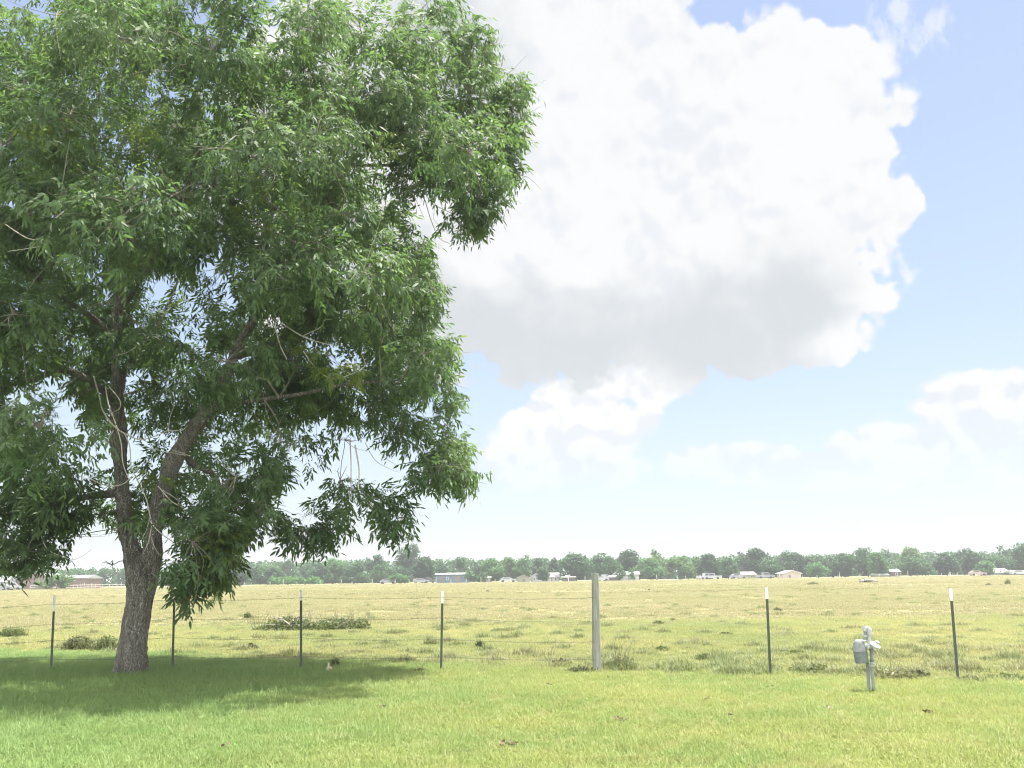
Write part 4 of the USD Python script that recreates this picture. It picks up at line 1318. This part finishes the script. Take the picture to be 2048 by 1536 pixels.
# ------------------------------------------------------------------ far side of the field: trees, houses, sheds, fence
FAR_TINTS = {
    'mid': leaf_material('far_leaf_mid', (0.059, 0.148, 0.062), (0.084, 0.195, 0.078), (0.106, 0.225, 0.078), trans=0.3, rough=0.7, vary=(0.55, 1.35)),
    'dark': leaf_material('far_leaf_dark', (0.039, 0.101, 0.049), (0.057, 0.136, 0.062), (0.070, 0.153, 0.068), trans=0.25, rough=0.7, vary=(0.55, 1.35)),
    'light': leaf_material('far_leaf_light', (0.091, 0.213, 0.078), (0.120, 0.260, 0.095), (0.141, 0.283, 0.102), trans=0.35, rough=0.7, vary=(0.6, 1.3)),
    'yellow': leaf_material('far_leaf_yellow', (0.112, 0.213, 0.074), (0.141, 0.260, 0.090), (0.154, 0.270, 0.090), trans=0.35, rough=0.7, vary=(0.6, 1.3)),
    'grey': leaf_material('far_leaf_grey', (0.070, 0.148, 0.084), (0.095, 0.188, 0.106), (0.112, 0.213, 0.112), trans=0.3, rough=0.7, vary=(0.6, 1.3)),
    'bright': leaf_material('far_leaf_bright', (0.099, 0.248, 0.068), (0.127, 0.308, 0.084), (0.147, 0.332, 0.090), trans=0.4, rough=0.7, vary=(0.6, 1.3)),
}
M_FARBARK = plain('far_bark', (0.13, 0.115, 0.095), 0.9, 0.3, 2)


def far_base(px, D):
    """Where something D metres off stands, below a photograph column."""
    p = at(px, edge_y(px), D)
    return np.array([p[0], D, float(ground_z(p[0], D))])


def far_tree(x0, x1, ytop, D, style, tint, label, seed, sink=0.0):
    r = np.random.default_rng(3000 + seed)
    cx = (x0 + x1) / 2
    b = far_base(cx, D)
    k = D / FPX
    W, H = (x1 - x0) * k * (1.08 + 0.35 * r.random()), at(cx, ytop, D)[2] - b[2]
    t = thing('far_tree' if style != 'bush' else 'far_bush', label, 'tree' if style != 'bush' else 'bush', b)
    lob = []
    if style in ('round', 'sparse', 'broad'):
        nl = 24 if style != 'sparse' else 15
        for i in range(nl):
            a = r.random() * 2 * math.pi
            s = r.random() ** 0.5
            u = r.random()
            prof = math.sin(math.pi * (0.16 + 0.80 * u)) ** (0.6 if style != 'broad' else 0.4)
            lr = (0.12 + 0.15 * r.random()) * min(W, H * 1.2) * (0.8 if style == 'sparse' else 1.0)
            lob.append((np.array([math.cos(a) * s * max(0, W / 2 * prof - lr * 0.75), math.sin(a) * s * max(0, W / 2 * prof - lr * 0.7) * 0.8, H * (0.14 + 0.68 * u)]), lr))
        lob.append((np.array([(r.random() - 0.5) * W * 0.3, 0, H - 0.16 * W]), 0.16 * W))
    elif style == 'pine':
        for i in range(9):
            u = i / 8
            lr = (0.30 - 0.12 * abs(u - 0.35)) * W
            lob.append((np.array([(r.random() - 0.5) * (W - 1.6 * lr), (r.random() - 0.5) * W * 0.3, H * (0.45 + 0.55 * u) - lr * 0.9 * u]), lr))
    elif style == 'spire':
        for i in range(12):
            u = i / 11
            lr = (0.26 - 0.13 * u) * W
            lob.append((np.array([(r.random() - 0.5) * W * (0.7 - 0.45 * u), (r.random() - 0.5) * W * 0.5, H * (0.2 + 0.8 * u) - lr * u]), lr))
    elif style == 'bush':
        for i in range(int(6 + W / H * 3)):
            lr = (0.30 + 0.2 * r.random()) * H
            lob.append((np.array([(r.random() - 0.5) * (W - 1.4 * lr), (r.random() - 0.5) * H * 0.8, lr * 0.5 + (H - 1.3 * lr) * r.random() * 0.9]), lr))
    pts = []
    for c, lr in lob:
        n = int(34 * lr ** 2 * (0.75 if style == 'sparse' else 1.5)) + 14
        d = r.normal(size=(n, 3))
        d /= np.linalg.norm(d, axis=1, keepdims=True)
        pts.append(c + d * lr * (0.45 + 0.6 * r.random((n, 1)) ** 0.7) * [1, 1, 0.85])
    p = np.vstack(pts)
    p = p[p[:, 2] > 0.25]
    p[:, 2] = np.minimum(p[:, 2], H)
    part('crown', leaf_quads(p, 0.62, r, 0.3, 1.6), FAR_TINTS[tint], t, kind='stuff')
    if style != 'bush':
        th = max(0.12, 0.035 * H)
        top = H * (0.55 if style != 'pine' else 0.9)
        part('trunk', tube([(0, 0, -0.3), (0.05 * W * (r.random() - .5), 0, top * 0.5), (0.1 * W * (r.random() - .5), 0, top)], [th, th * 0.75, th * 0.35], 6), M_FARBARK, t, smooth=True)
        for c, lr in lob[:5]:
            part('limb', tube([(0, 0, H * 0.22), (c[0] * 0.5, c[1] * 0.5, H * 0.22 + (c[2] - H * 0.22) * 0.6), c], [th * 0.5, th * 0.35, th * 0.12], 5), M_FARBARK, t, smooth=True)
    else:
        part('stems', cat([tube([(c[0] * 0.6, c[1] * 0.5, -0.2), c], [0.06, 0.02], 4) for c, lr in lob]), M_FARBARK, t, kind='stuff')
    return t


FAR_TREES = [
    # x0, x1, top row, distance, style, tint, label
    (-30, 34, 1138, 262, 'round', 'yellow', 'yellowish tree at the left edge behind the pale roof left of the brown barn'),
    (30, 82, 1139, 300, 'round', 'mid', 'round green tree rising behind the left gable of the brown barn'),
    (74, 150, 1146, 214, 'broad', 'yellow', 'low wide olive tree standing right in front of the brown barn'),
    (120, 170, 1138, 330, 'round', 'light', 'pale tree behind the right end of the brown barn'),
    (318, 372, 1138, 276, 'round', 'mid', 'green tree seen just right of the pecan trunk below the low leaves'),
    (365, 420, 1132, 278, 'round', 'grey', 'grey green tree behind the hanging leaves right of the pecan trunk'),
    (410, 462, 1126, 277, 'round', 'light', 'light tree half hidden by the lowest pecan leaves left of the dark round tree'),
    (448, 516, 1121, 268, 'round', 'dark', 'dark round tree nearest right of the pecan, standing proud of the tree line'),
    (508, 562, 1127, 276, 'round', 'yellow', 'yellow green tree next right of the dark round tree'),
    (520, 566, 1136, 270, 'round', 'dark', 'short dark tree in front of the yellow green one'),
    (556, 596, 1112, 288, 'sparse', 'grey', 'thin airy tree whose top shows sky under the pecan branches'),
    (545, 632, 1149, 262, 'bush', 'bright', 'long low bright green thicket at the foot of the tree line'),
    (597, 624, 1122, 284, 'spire', 'grey', 'narrow conical tree right of the thin airy tree'),
    (616, 664, 1126, 276, 'round', 'grey', 'rounded grey tree above the right end of the bright thicket'),
    (636, 694, 1116, 284, 'round', 'light', 'taller pale tree behind the rounded grey one'),
    (676, 738, 1126, 272, 'broad', 'mid', 'broad green tree left of the ball topped pine'),
    (732, 763, 1107, 286, 'pine', 'dark', 'pine with a ball shaped top poking above the tree line'),
    (732, 792, 1128, 270, 'round', 'mid', 'rounded tree in front of the ball topped pine'),
    (784, 834, 1086, 292, 'pine', 'dark', 'tallest dark pine whose top touches the hanging pecan branch'),
    (776, 826, 1130, 274, 'round', 'grey', 'grey green tree below the tallest pine'),
    (786, 826, 1147, 262, 'bush', 'light', 'small light bush at the foot of the tallest pine'),
    (824, 876, 1114, 274, 'round', 'dark', 'dark full tree at the left end of the blue building'),
    (868, 900, 1124, 284, 'round', 'grey', 'low grey tree behind the left end of the blue building'),
    (892, 948, 1112, 292, 'sparse', 'mid', 'loose topped tree directly above the blue building'),
    (928, 972, 1140, 259, 'bush', 'mid', 'bush screening the right end of the blue building'),
    (948, 978, 1120, 290, 'round', 'dark', 'dark tree right behind the bush at the blue building'),
    (960, 1004, 1117, 278, 'round', 'light', 'light green tree above the small white shed'),
    (996, 1040, 1112, 282, 'round', 'yellow', 'sunlit yellow green tree right of the small white shed'),
    (1028, 1066, 1108, 280, 'round', 'light', 'tall light tree left of the white gabled house'),
    (1062, 1094, 1114, 282, 'round', 'grey', 'grey tree right behind the white gabled house'),
    (1074, 1098, 1128, 259, 'round', 'grey', 'slim small tree in front of the grey roofed house'),
    (1092, 1126, 1114, 290, 'round', 'dark', 'dark tree behind the grey roofed house'),
    (1118, 1188, 1104, 270, 'round', 'mid', 'big round tree just left of the wooden post top'),
    (1178, 1238, 1107, 276, 'round', 'mid', 'wide green tree just right of the wooden post top'),
    (1232, 1290, 1099, 284, 'round', 'dark', 'tall dark domed tree behind the white trailer house'),
    (1232, 1252, 1128, 262, 'spire', 'light', 'little light tree in front of the left part of the white trailer house'),
    (1256, 1268, 1135, 262, 'spire', 'light', 'tiny tree in front of the middle of the white trailer house'),
    (1272, 1330, 1117, 272, 'round', 'light', 'light tree right against the white trailer house'),
    (1298, 1330, 1097, 278, 'spire', 'yellow', 'pale upright tree spire standing above the line right of the trailer house'),
    (1328, 1392, 1111, 276, 'round', 'yellow', 'wide yellow green tree right of the pale spire'),
    (1376, 1412, 1112, 284, 'round', 'light', 'light tree between yellow green tree and the dark one'),
    (1398, 1446, 1106, 280, 'round', 'dark', 'dark tree above the two white pickups'),
    (1436, 1478, 1115, 274, 'round', 'mid', 'green tree left of the small crowned thin tree'),
    (1472, 1502, 1101, 288, 'sparse', 'dark', 'thin small crowned tree left of the highest dark crown'),
    (1492, 1540, 1095, 280, 'round', 'dark', 'highest dark crown left of the beige shed'),
    (1518, 1562, 1119, 270, 'round', 'mid', 'mid green tree immediately left of the beige shed'),
    (1556, 1616, 1101, 282, 'broad', 'dark', 'broad dark tree rising behind the beige shed'),
    (1604, 1664, 1109, 280, 'broad', 'mid', 'flat topped green tree right behind the beige shed'),
    (1614, 1660, 1122, 266, 'round', 'light', 'light round tree in front, right of the beige shed'),
    (1652, 1680, 1112, 286, 'round', 'dark', 'dark narrow tree in the shadowy gap right of the light round tree'),
    (1668, 1714, 1104, 278, 'round', 'mid', 'green tree left of the big domed tree above the gas meter'),
    (1702, 1772, 1093, 274, 'round', 'mid', 'big domed tree above the gas meter'),
    (1736, 1776, 1104, 266, 'round', 'light', 'light green tree against the right side of the big domed tree'),
    (1760, 1792, 1095, 290, 'sparse', 'grey', 'thin bare topped tree with sky through it right of the big dome'),
    (1792, 1852, 1093, 284, 'round', 'yellow', 'olive topped tree above the small porch building'),
    (1796, 1874, 1110, 270, 'broad', 'mid', 'wide low tree in front of the olive topped one'),
    (1868, 1922, 1104, 274, 'round', 'dark', 'dark tree left of the spiky topped tree'),
    (1918, 1942, 1094, 290, 'pine', 'dark', 'spiky dark pine top left of the rightmost post tip line'),
    (1914, 1984, 1102, 278, 'round', 'dark', 'large dark spreading tree below the spiky pine top'),
    (1952, 1992, 1121, 266, 'round', 'light', 'small light tree in front of the large dark spreading one'),
    (1976, 2006, 1114, 282, 'round', 'mid', 'low green tree left above the white house at far right'),
    (1993, 2036, 1089, 286, 'sparse', 'dark', 'sparse tall tree above the white house at far right'),
    (2018, 2080, 1085, 278, 'round', 'mid', 'tall green tree at the right edge of the picture'),
    (2070, 2150, 1092, 278, 'round', 'dark', 'dark tree just beyond the right edge of the picture'),
]
for n_, a in enumerate(FAR_TREES):
    far_tree(*a, n_)


def wood_mass():
    r = np.random.default_rng(99)
    P = []
    for px in np.arange(-260, 2400, 5.0):
        D = 318 + 24 * r.random()
        top = edge_y(px) - (37 + 12 * float(fbm2(np.array(px), np.array(0.0), 0.021, 3, 6)) + 6 * r.random()) + (8 if px < 420 else 0)
        b = far_base(px, D)
        H = at(px, top, D)[2] - b[2]
        for u in (0.1, 0.3, 0.55, 0.8, 1.0):
            lr = 0.9 + 0.7 * r.random()
            c = b + [r.normal() * 0.8, r.normal() * 2, max(0.3, (H - lr) * u)]
            n = int(34 * lr * lr)
            d = r.normal(size=(n, 3))
            d /= np.linalg.norm(d, axis=1, keepdims=True)
            P.append(c + d * lr * (0.5 + 0.55 * r.random((n, 1))) * [1.2, 1.2, 1])
    p = np.vstack(P)
    m = part('far_wood', leaf_quads(p, 0.85, r, 0.3, 1.5), FAR_TINTS['mid'], kind='stuff')
    tag(m, 'hazy mass of woodland closing the view behind the houses', 'wood')


wood_mass()

# ---- buildings
def siding(name, color, rough=0.7):
    g = Graph()
    pos = g('texture_coordinate', 'object')
    w = g('wave_texture', 'fac', wave_type='bands', bands_direction='z', profile='saw', vector=pos, scale=1.6)
    n = g.noise(pos, 0.9, 4.0, 0.6)
    col = g.mix(g.mapr(n, 0.3, 0.7), tuple(c * 0.85 for c in color), color)
    return g.make(name, g('principled_bsdf', 'BSDF', base_color=col, roughness=rough, normal=g('bump', 'normal', height=w, strength=0.4, distance=0.03)))


def ribbed(name, color, rough=0.5, metallic=0.0):
    g = Graph()
    pos = g('texture_coordinate', 'object')
    w = g('wave_texture', 'fac', wave_type='bands', bands_direction='x', profile='sine', vector=pos, scale=1.4)
    n = g.noise(pos, 0.6, 4.0, 0.6)
    col = g.mix(g.mapr(n, 0.3, 0.7), tuple(c * 0.8 for c in color), color)
    return g.make(name, g('principled_bsdf', 'BSDF', base_color=col, roughness=rough, metallic=metallic, normal=g('bump', 'normal', height=w, strength=0.5, distance=0.04)))


B_BROWN = ribbed('barn_brown', (0.125, 0.088, 0.075))
B_ROOF = ribbed('roof_pale_metal', (0.21, 0.22, 0.23), 0.65)
B_BLUE = ribbed('wall_blue', (0.05, 0.085, 0.13))
B_WHITE = siding('wall_white', (0.26, 0.27, 0.28))
B_GREYROOF = plain('roof_grey_shingle', (0.17, 0.16, 0.155), 0.9, 0.2, 3)
B_BEIGE = siding('wall_beige', (0.33, 0.28, 0.24))
B_TAN = siding('wall_tan', (0.20, 0.20, 0.15))
B_GREENROOF = plain('roof_pale_green', (0.25, 0.29, 0.25), 0.8, 0.15, 2)
B_GLASS = plain('window_dark', (0.03, 0.035, 0.04), 0.15, 0.2, 2)
B_TRIM = plain('trim_white', (0.45, 0.45, 0.44), 0.6, 0.08, 3)
B_DOOR = plain('door_brown', (0.10, 0.09, 0.08), 0.7, 0.2, 3)
B_DARK = plain('dark_timber', (0.075, 0.065, 0.06), 0.85, 0.3, 2)


def gable(name, label, category, x0, x1, yeave, yridge, D, depth, wall, roof, end_on=False, windows=(), doors=(), overhang=0.35, rot=0.0, ridge_at=0.5, base=None):
    """A building with walls, a pitched roof, framed windows and doors. end_on: the gable faces the lawn. windows, doors: (from, to, low, high) as shares of the front's width and metres."""
    cx = (x0 + x1) / 2
    b = far_base(cx, D)
    k = D / FPX
    W = (x1 - x0) * k
    he, hr = at(cx, yeave, D)[2] - b[2], at(cx, yridge, D)[2] - b[2]
    t = thing(name, label, category, b + [0, 0, 0], rotz=rot)
    if end_on:
        xr = -W / 2 + W * ridge_at
        poly = [(-W / 2, -0.3), (W / 2, -0.3), (W / 2, he), (xr, hr), (-W / 2, he)]
        import shapely.geometry as sg
        m = trimesh.creation.extrude_polygon(sg.Polygon(poly), depth)
        m.apply_transform(trimesh.transformations.rotation_matrix(math.pi / 2, [1, 0, 0]))
        m.apply_translation([0, depth, 0])
        part('wall', m, wall, t)
        for s in (0, 1):
            xe = -W / 2 if s == 0 else W / 2
            d = np.array([xe - xr, he - hr]); L = np.linalg.norm(d); d = d / L
            nrm = np.array([-d[1], d[0]]) * (1 if s == 1 else -1)
            a0, a1 = np.array([xr, hr]), np.array([xe, he]) + d * overhang
            poly = [a0 + nrm * 0.01, a1 + nrm * 0.01, a1 + nrm * 0.16, a0 + nrm * 0.16]
            m = trimesh.creation.extrude_polygon(sg.Polygon([tuple(q) for q in poly]).buffer(0), depth + 2 * overhang)
            m.apply_transform(trimesh.transformations.rotation_matrix(math.pi / 2, [1, 0, 0]))
            m.apply_translation([0, depth + overhang, 0])
            part('roof', m, roof, t)
    else:
        part('wall', box(-W / 2, W / 2, 0, depth, -0.3, he), wall, t)
        V, yr = [], depth / 2
        for x in (-W / 2 - overhang, W / 2 + overhang):
            V += [(x, -overhang, he - 0.02), (x, yr, hr), (x, depth + overhang, he - 0.02), (x, -overhang, he - 0.17), (x, depth + overhang, he - 0.17)]
        part('roof', trimesh.convex.convex_hull(np.array(V)), roof, t)
    for (a, c, z0, z1) in windows:
        xa, xc = -W / 2 + a * W, -W / 2 + c * W
        f = part('window', cat([box(xa, xc, -0.07, -0.003, z0, z0 + 0.09), box(xa, xc, -0.07, -0.003, z1 - 0.09, z1), box(xa, xa + 0.09, -0.07, -0.003, z0 + 0.09, z1 - 0.09), box(xc - 0.09, xc, -0.07, -0.003, z0 + 0.09, z1 - 0.09)]), B_TRIM, t)
        part('pane', box(xa + 0.09, xc - 0.09, -0.03, -0.006, z0 + 0.09, z1 - 0.09), B_GLASS, f)
    for (a, c, z0, z1) in doors:
        part('door', box(-W / 2 + a * W, -W / 2 + c * W, -0.06, -0.004, z0, z1), B_DOOR, t)
    return t


barn = gable('brown_barn', 'long brown metal barn with pale roof at far left of the field', 'barn', 34, 103, 1156, 1148, 226, 12, B_BROWN, B_ROOF, end_on=True, ridge_at=0.5, doors=[(0.38, 0.62, 0, 1.7)])
lean = gable('brown_shed', 'brown metal shed with pale roof right of the low olive tree beside the barn', 'shed', 118, 169, 1156, 1150, 232, 9, B_BROWN, B_ROOF, end_on=False)
gable('pale_house', 'pale roofed house cut by the left edge of the picture', 'house', -60, 9, 1164, 1152, 222, 8, B_WHITE, B_ROOF, windows=[(0.6, 0.7, 0.7, 1.6), (0.8, 0.9, 0.7, 1.6)])
gable('blue_building', 'long low blue metal building with pale roof behind the fourth steel post', 'building', 872, 938, 1148.5, 1145.5, 266, 9, B_BLUE, B_ROOF, doors=[(0.12, 0.22, 0, 1.9), (0.55, 0.72, 0, 2.0)], windows=[(0.32, 0.38, 0.8, 1.6)])
gable('white_hut', 'small white hut with pale blue tint right of the blue building', 'hut', 970, 980, 1155, 1152.5, 262, 2.5, B_WHITE, B_ROOF, windows=[(0.3, 0.7, 0.7, 1.4)])
gable('tan_shed', 'low tan shed with light roof left of the white gabled house', 'shed', 1034, 1060, 1156.5, 1150.5, 264, 5, B_TAN, B_ROOF, end_on=True, doors=[(0.42, 0.62, 0, 0.85)])
gable('white_gabled_house', 'small white house showing its pointed gable and two dark windows', 'house', 1063, 1083, 1154.5, 1147.5, 266, 7, B_WHITE, B_ROOF, end_on=True, windows=[(0.18, 0.38, 0.35, 1.3), (0.6, 0.8, 0.35, 1.3)])
gable('grey_roofed_house', 'white walled house with wide grey shingle roof left of the big round tree', 'house', 1088, 1118, 1154, 1145, 268, 9, B_WHITE, B_GREYROOF, windows=[(0.15, 0.27, 0.35, 1.1), (0.7, 0.84, 0.35, 1.1)], doors=[(0.44, 0.53, 0, 1.15)])
gable('open_carport', 'dark low carport with flat pale roof left of the wooden post', 'carport', 1126, 1150, 1154, 1152.5, 264, 5, B_DARK, B_ROOF)
gable('brown_hut', 'low brown shed directly left of the white trailer house', 'shed', 1214, 1238, 1154, 1150, 262, 5, B_DARK, B_GREYROOF)
gable('white_trailer_house', 'long white trailer house with small windows right of the wooden post', 'trailer house', 1240, 1278, 1148.5, 1143, 267, 5, B_WHITE, B_ROOF,
      windows=[(0.06, 0.14, 0.9, 1.6), (0.20, 0.26, 0.9, 1.6), (0.30, 0.36, 0.9, 1.6), (0.60, 0.67, 0.9, 1.6), (0.72, 0.79, 0.9, 1.6)], doors=[(0.44, 0.51, 0.1, 1.6)])
gable('white_porch', 'pale pitched porch joining the brown shed and the white trailer house', 'porch', 1226, 1241, 1151, 1145, 270, 5, B_WHITE, B_ROOF, end_on=True)
gable('grey_house', 'shaded grey house half lost under the highest dark crown', 'house', 1486, 1512, 1149, 1143, 272, 7, B_TAN, B_GREYROOF, windows=[(0.2, 0.34, 0.3, 1.0), (0.6, 0.75, 0.3, 1.0)])
gable('beige_shed', 'beige gabled metal shed standing alone at the tree line right of the middle steel post', 'shed', 1567, 1602, 1147, 1141.5, 258, 6, B_BEIGE, B_TRIM, end_on=True, ridge_at=0.52, doors=[(0.32, 0.42, 0.25, 1.05)])
gable('porch_building', 'narrow building with pale green roof over an open dark porch', 'house', 1783, 1800, 1143, 1138, 268, 4, B_DARK, B_GREENROOF, windows=[(0.5, 0.78, 0.3, 1.1)])
gable('low_pavilion', 'low pavilion with shallow pale green roof left of the porch building', 'pavilion', 1753, 1777, 1149.5, 1145.5, 264, 4, B_DARK, B_GREENROOF)
gable('far_right_house', 'white house with hipped pale roof below the sparse tall tree at far right', 'house', 1984, 2021, 1145, 1136, 272, 8, B_WHITE, B_ROOF, windows=[(0.45, 0.55, 0.5, 1.3), (0.75, 0.86, 0.5, 1.3)])
gable('far_right_carport', 'dark open carport with pale roof at the right edge beyond the field', 'carport', 2030, 2058, 1143.5, 1140.5, 266, 5, B_DARK, B_GREENROOF)

# ---- parked vehicles at the houses
M_CARWHITE = plain('car_white', (0.24, 0.25, 0.26), 0.3, 0.05, 2)
M_CARGREY = plain('car_grey', (0.16, 0.17, 0.18), 0.3, 0.05, 2)
M_CARDARK = plain('car_dark', (0.05, 0.055, 0.065), 0.3, 0.05, 2)
M_TYRE = plain('tyre', (0.02, 0.02, 0.02), 0.9, 0.1, 3)


def vehicle(px, D, label, paint, pickup, yaw=0.0, raise_=0.0):
    import shapely.geometry as sg
    b = far_base(px, D)
    t = thing('pickup_truck' if pickup else 'parked_car', label, 'pickup' if pickup else 'car', b, rotz=yaw)
    if pickup:
        body = [(-2.6, 0.45), (2.6, 0.45), (2.65, 0.95), (1.1, 1.05), (-2.6, 1.05)]
        cab = [(1.3, 1.05), (0.75, 1.72), (-0.55, 1.75), (-0.75, 1.05)]
    else:
        body = [(-2.2, 0.4), (2.2, 0.4), (2.25, 0.8), (1.1, 0.95), (-2.1, 0.98)]
        cab = [(1.15, 0.95), (0.4, 1.42), (-1.2, 1.42), (-1.9, 0.97)]

    def ex(poly, w):
        m = trimesh.creation.extrude_polygon(sg.Polygon(poly).buffer(0.06, quad_segs=2), w)
        m.apply_transform(trimesh.transformations.rotation_matrix(math.pi / 2, [1, 0, 0]))
        m.apply_translation([0, w / 2, 0])
        return m
    part('body', ex(body, 1.75), paint, t)
    part('cab', ex(cab, 1.5), paint, t)
    w = sg.Polygon(cab).buffer(-0.12)
    for sgn in (-1, 1):
        m = trimesh.creation.extrude_polygon(w, 0.03)
        m.apply_transform(trimesh.transformations.rotation_matrix(math.pi / 2, [1, 0, 0]))
        m.apply_translation([0, sgn * 0.83 + 0.015, 0])
        part('window', m, B_GLASS, t)
        for x in (-1.5, 1.5):
            m = revolve([(0, -0.12), (0.30, -0.12), (0.36, -0.06), (0.36, 0.06), (0.30, 0.12), (0, 0.12)], 16, 'y')
            part('wheel', moved(m, x, sgn * 0.85, 0.36), M_TYRE, t, smooth=40)
    return t


vehicle(1412, 262, 'left one of two white pickups parked below the dark tree', M_CARWHITE, True, 0.3)
vehicle(1425, 261, 'right one of two white pickups parked below the dark tree', M_CARWHITE, True, 2.9)
vehicle(1201, 261, 'white car parked immediately right of the wooden post', M_CARWHITE, False, 0.2)
vehicle(1210, 263, 'white pickup parked left of the brown shed by the trailer house', M_CARWHITE, True, 1.0)
vehicle(1016, 262, 'white car parked left of the tan shed', M_CARWHITE, False, 0.1)
vehicle(842, 262, 'silver car parked left of the blue building', M_CARGREY, False, 0.2)
vehicle(855, 263, 'dark pickup parked against the left end of the blue building', M_CARDARK, True, 0.1)
vehicle(776, 262, 'grey car below the ball topped pine', M_CARGREY, False, 0.0)
vehicle(1476, 262, 'pale car parked left of the shaded grey house', M_CARGREY, False, 0.1)
vehicle(1530, 262, 'silver pickup parked between grey house and beige shed', M_CARGREY, True, 0.1)
vehicle(6, 208, 'grey car at the left edge in front of the pale roofed house', M_CARGREY, False, 0.1)
vehicle(22, 214, 'white pickup at far left, parked left of the brown barn', M_CARWHITE, True, 0.4)
vehicle(1955, 262, 'pale red brown car left of the white house at far right', plain('car_brown', (0.22, 0.17, 0.15), 0.4, 0.05, 2), False, 0.0)
vehicle(2038, 264, 'white car under the dark open carport at far right', M_CARWHITE, False, 0.0)

# ---- far fence at the field's edge
M_FARPOST = plain('far_post', (0.30, 0.28, 0.24), 0.9, 0.2, 4)
FAR_POSTS = [112, 128, 155, 168, 183, 191, 242, 488, 540, 567, 594, 640, 683, 704, 745, 790, 832, 872, 902, 932, 962, 990, 1020, 1060, 1102, 1170, 1206, 1276, 1314, 1355, 1372, 1400, 1440, 1480, 1560, 1634, 1680, 1720, 1760, 1816, 1884, 1900, 1960]
FAR_WHERE = ['below the left half of the low olive tree by the barn', 'below the trunk of the low olive tree by the barn', 'below the middle of the brown shed', 'at the right corner of the brown shed', 'first right of the brown shed', 'second right of the brown shed', 'close left of the pecan trunk', 'below the dark round tree right of the pecan', 'at the left end of the bright low thicket', 'in the left third of the bright low thicket', 'in front of the middle of the bright low thicket', 'at the right end of the bright low thicket', 'below the left side of the broad green tree', 'right below the broad green tree', 'below the ball topped pine', 'left of the small light bush', 'right of the small light bush', 'at the left corner of the blue building', 'in front of the middle of the blue building', 'at the right end of the blue building', 'below the bush that screens the blue building', 'just right of the small white hut', 'left of the tan shed', 'at the left corner of the white gabled house', 'in front of the grey roofed house', 'between leaning white post and wooden post', 'right beside the wooden post', 'at the right end of the white trailer house', 'below the pale tree spire', "below the wide yellow green tree's left half", "below the wide yellow green tree's right half", 'left of the two white pickups', 'right of the two white pickups', 'left of the shaded grey house', 'just left of the beige shed', 'below the light round tree right of the beige shed', 'in the dark gap right of the light round tree', 'below the left side of the big domed tree', 'left of the low pavilion with green roof', 'right of the narrow porch building', 'left one of two close together below the dark trees at right', 'right one of two close together below the dark trees at right', 'below the small light tree left of the far right house']
for i, px in enumerate(FAR_POSTS):
    D = 250 + 6 * math.sin(i * 1.7) if px > 250 else 205 + 0.12 * px
    b = far_base(px, D)
    h = 1.25 + 0.35 * math.sin(i * 2.3)
    p = part('far_fence_post', tube([(b[0], b[1], b[2] - 0.3), (b[0] + 0.06 * math.sin(i * 3.1), b[1], b[2] + h)], 0.085, 6), M_FARPOST)
    tag(p, 'pale far fence post ' + FAR_WHERE[i], 'fence post', 'far fence posts')
b = far_base(1136, 246)
lp = thing('leaning_white_post', 'white leaning post with a cross bar at the field edge left of the wooden post', 'post', b)
part('upright', tube([(0.25, 0, -0.3), (0, 0, 1.4), (-0.1, 0, 1.62)], 0.10, 8), B_TRIM, lp)
part('cross_bar', tube([(-0.75, 0, 1.58), (0.62, 0, 1.76)], 0.09, 8), B_TRIM, lp)
fr = []
ks = [p for p in FAR_POSTS if p < 250]
rail = thing('far_rail_fence', 'low pale board fence in front of the brown barn and shed', 'fence', far_base(120, 219))
o = far_base(120, 219)
for z in (0.45, 0.95):
    a, c = far_base(60, 212) - o, far_base(248, 234) - o
    part('rail', tube([a + [0, 0, z], c + [0, 0, z]], 0.06, 5), M_FARPOST, rail)
for px in np.linspace(60, 248, 14):
    a = far_base(px, 212 + (px - 60) / 188 * 22 + 0.2) - o
    part('post', tube([a - [0, 0, 0.2], a + [0, 0, 1.05]], 0.07, 5), M_FARPOST, rail)

build_haze(float(TREE[2] + 16.0))
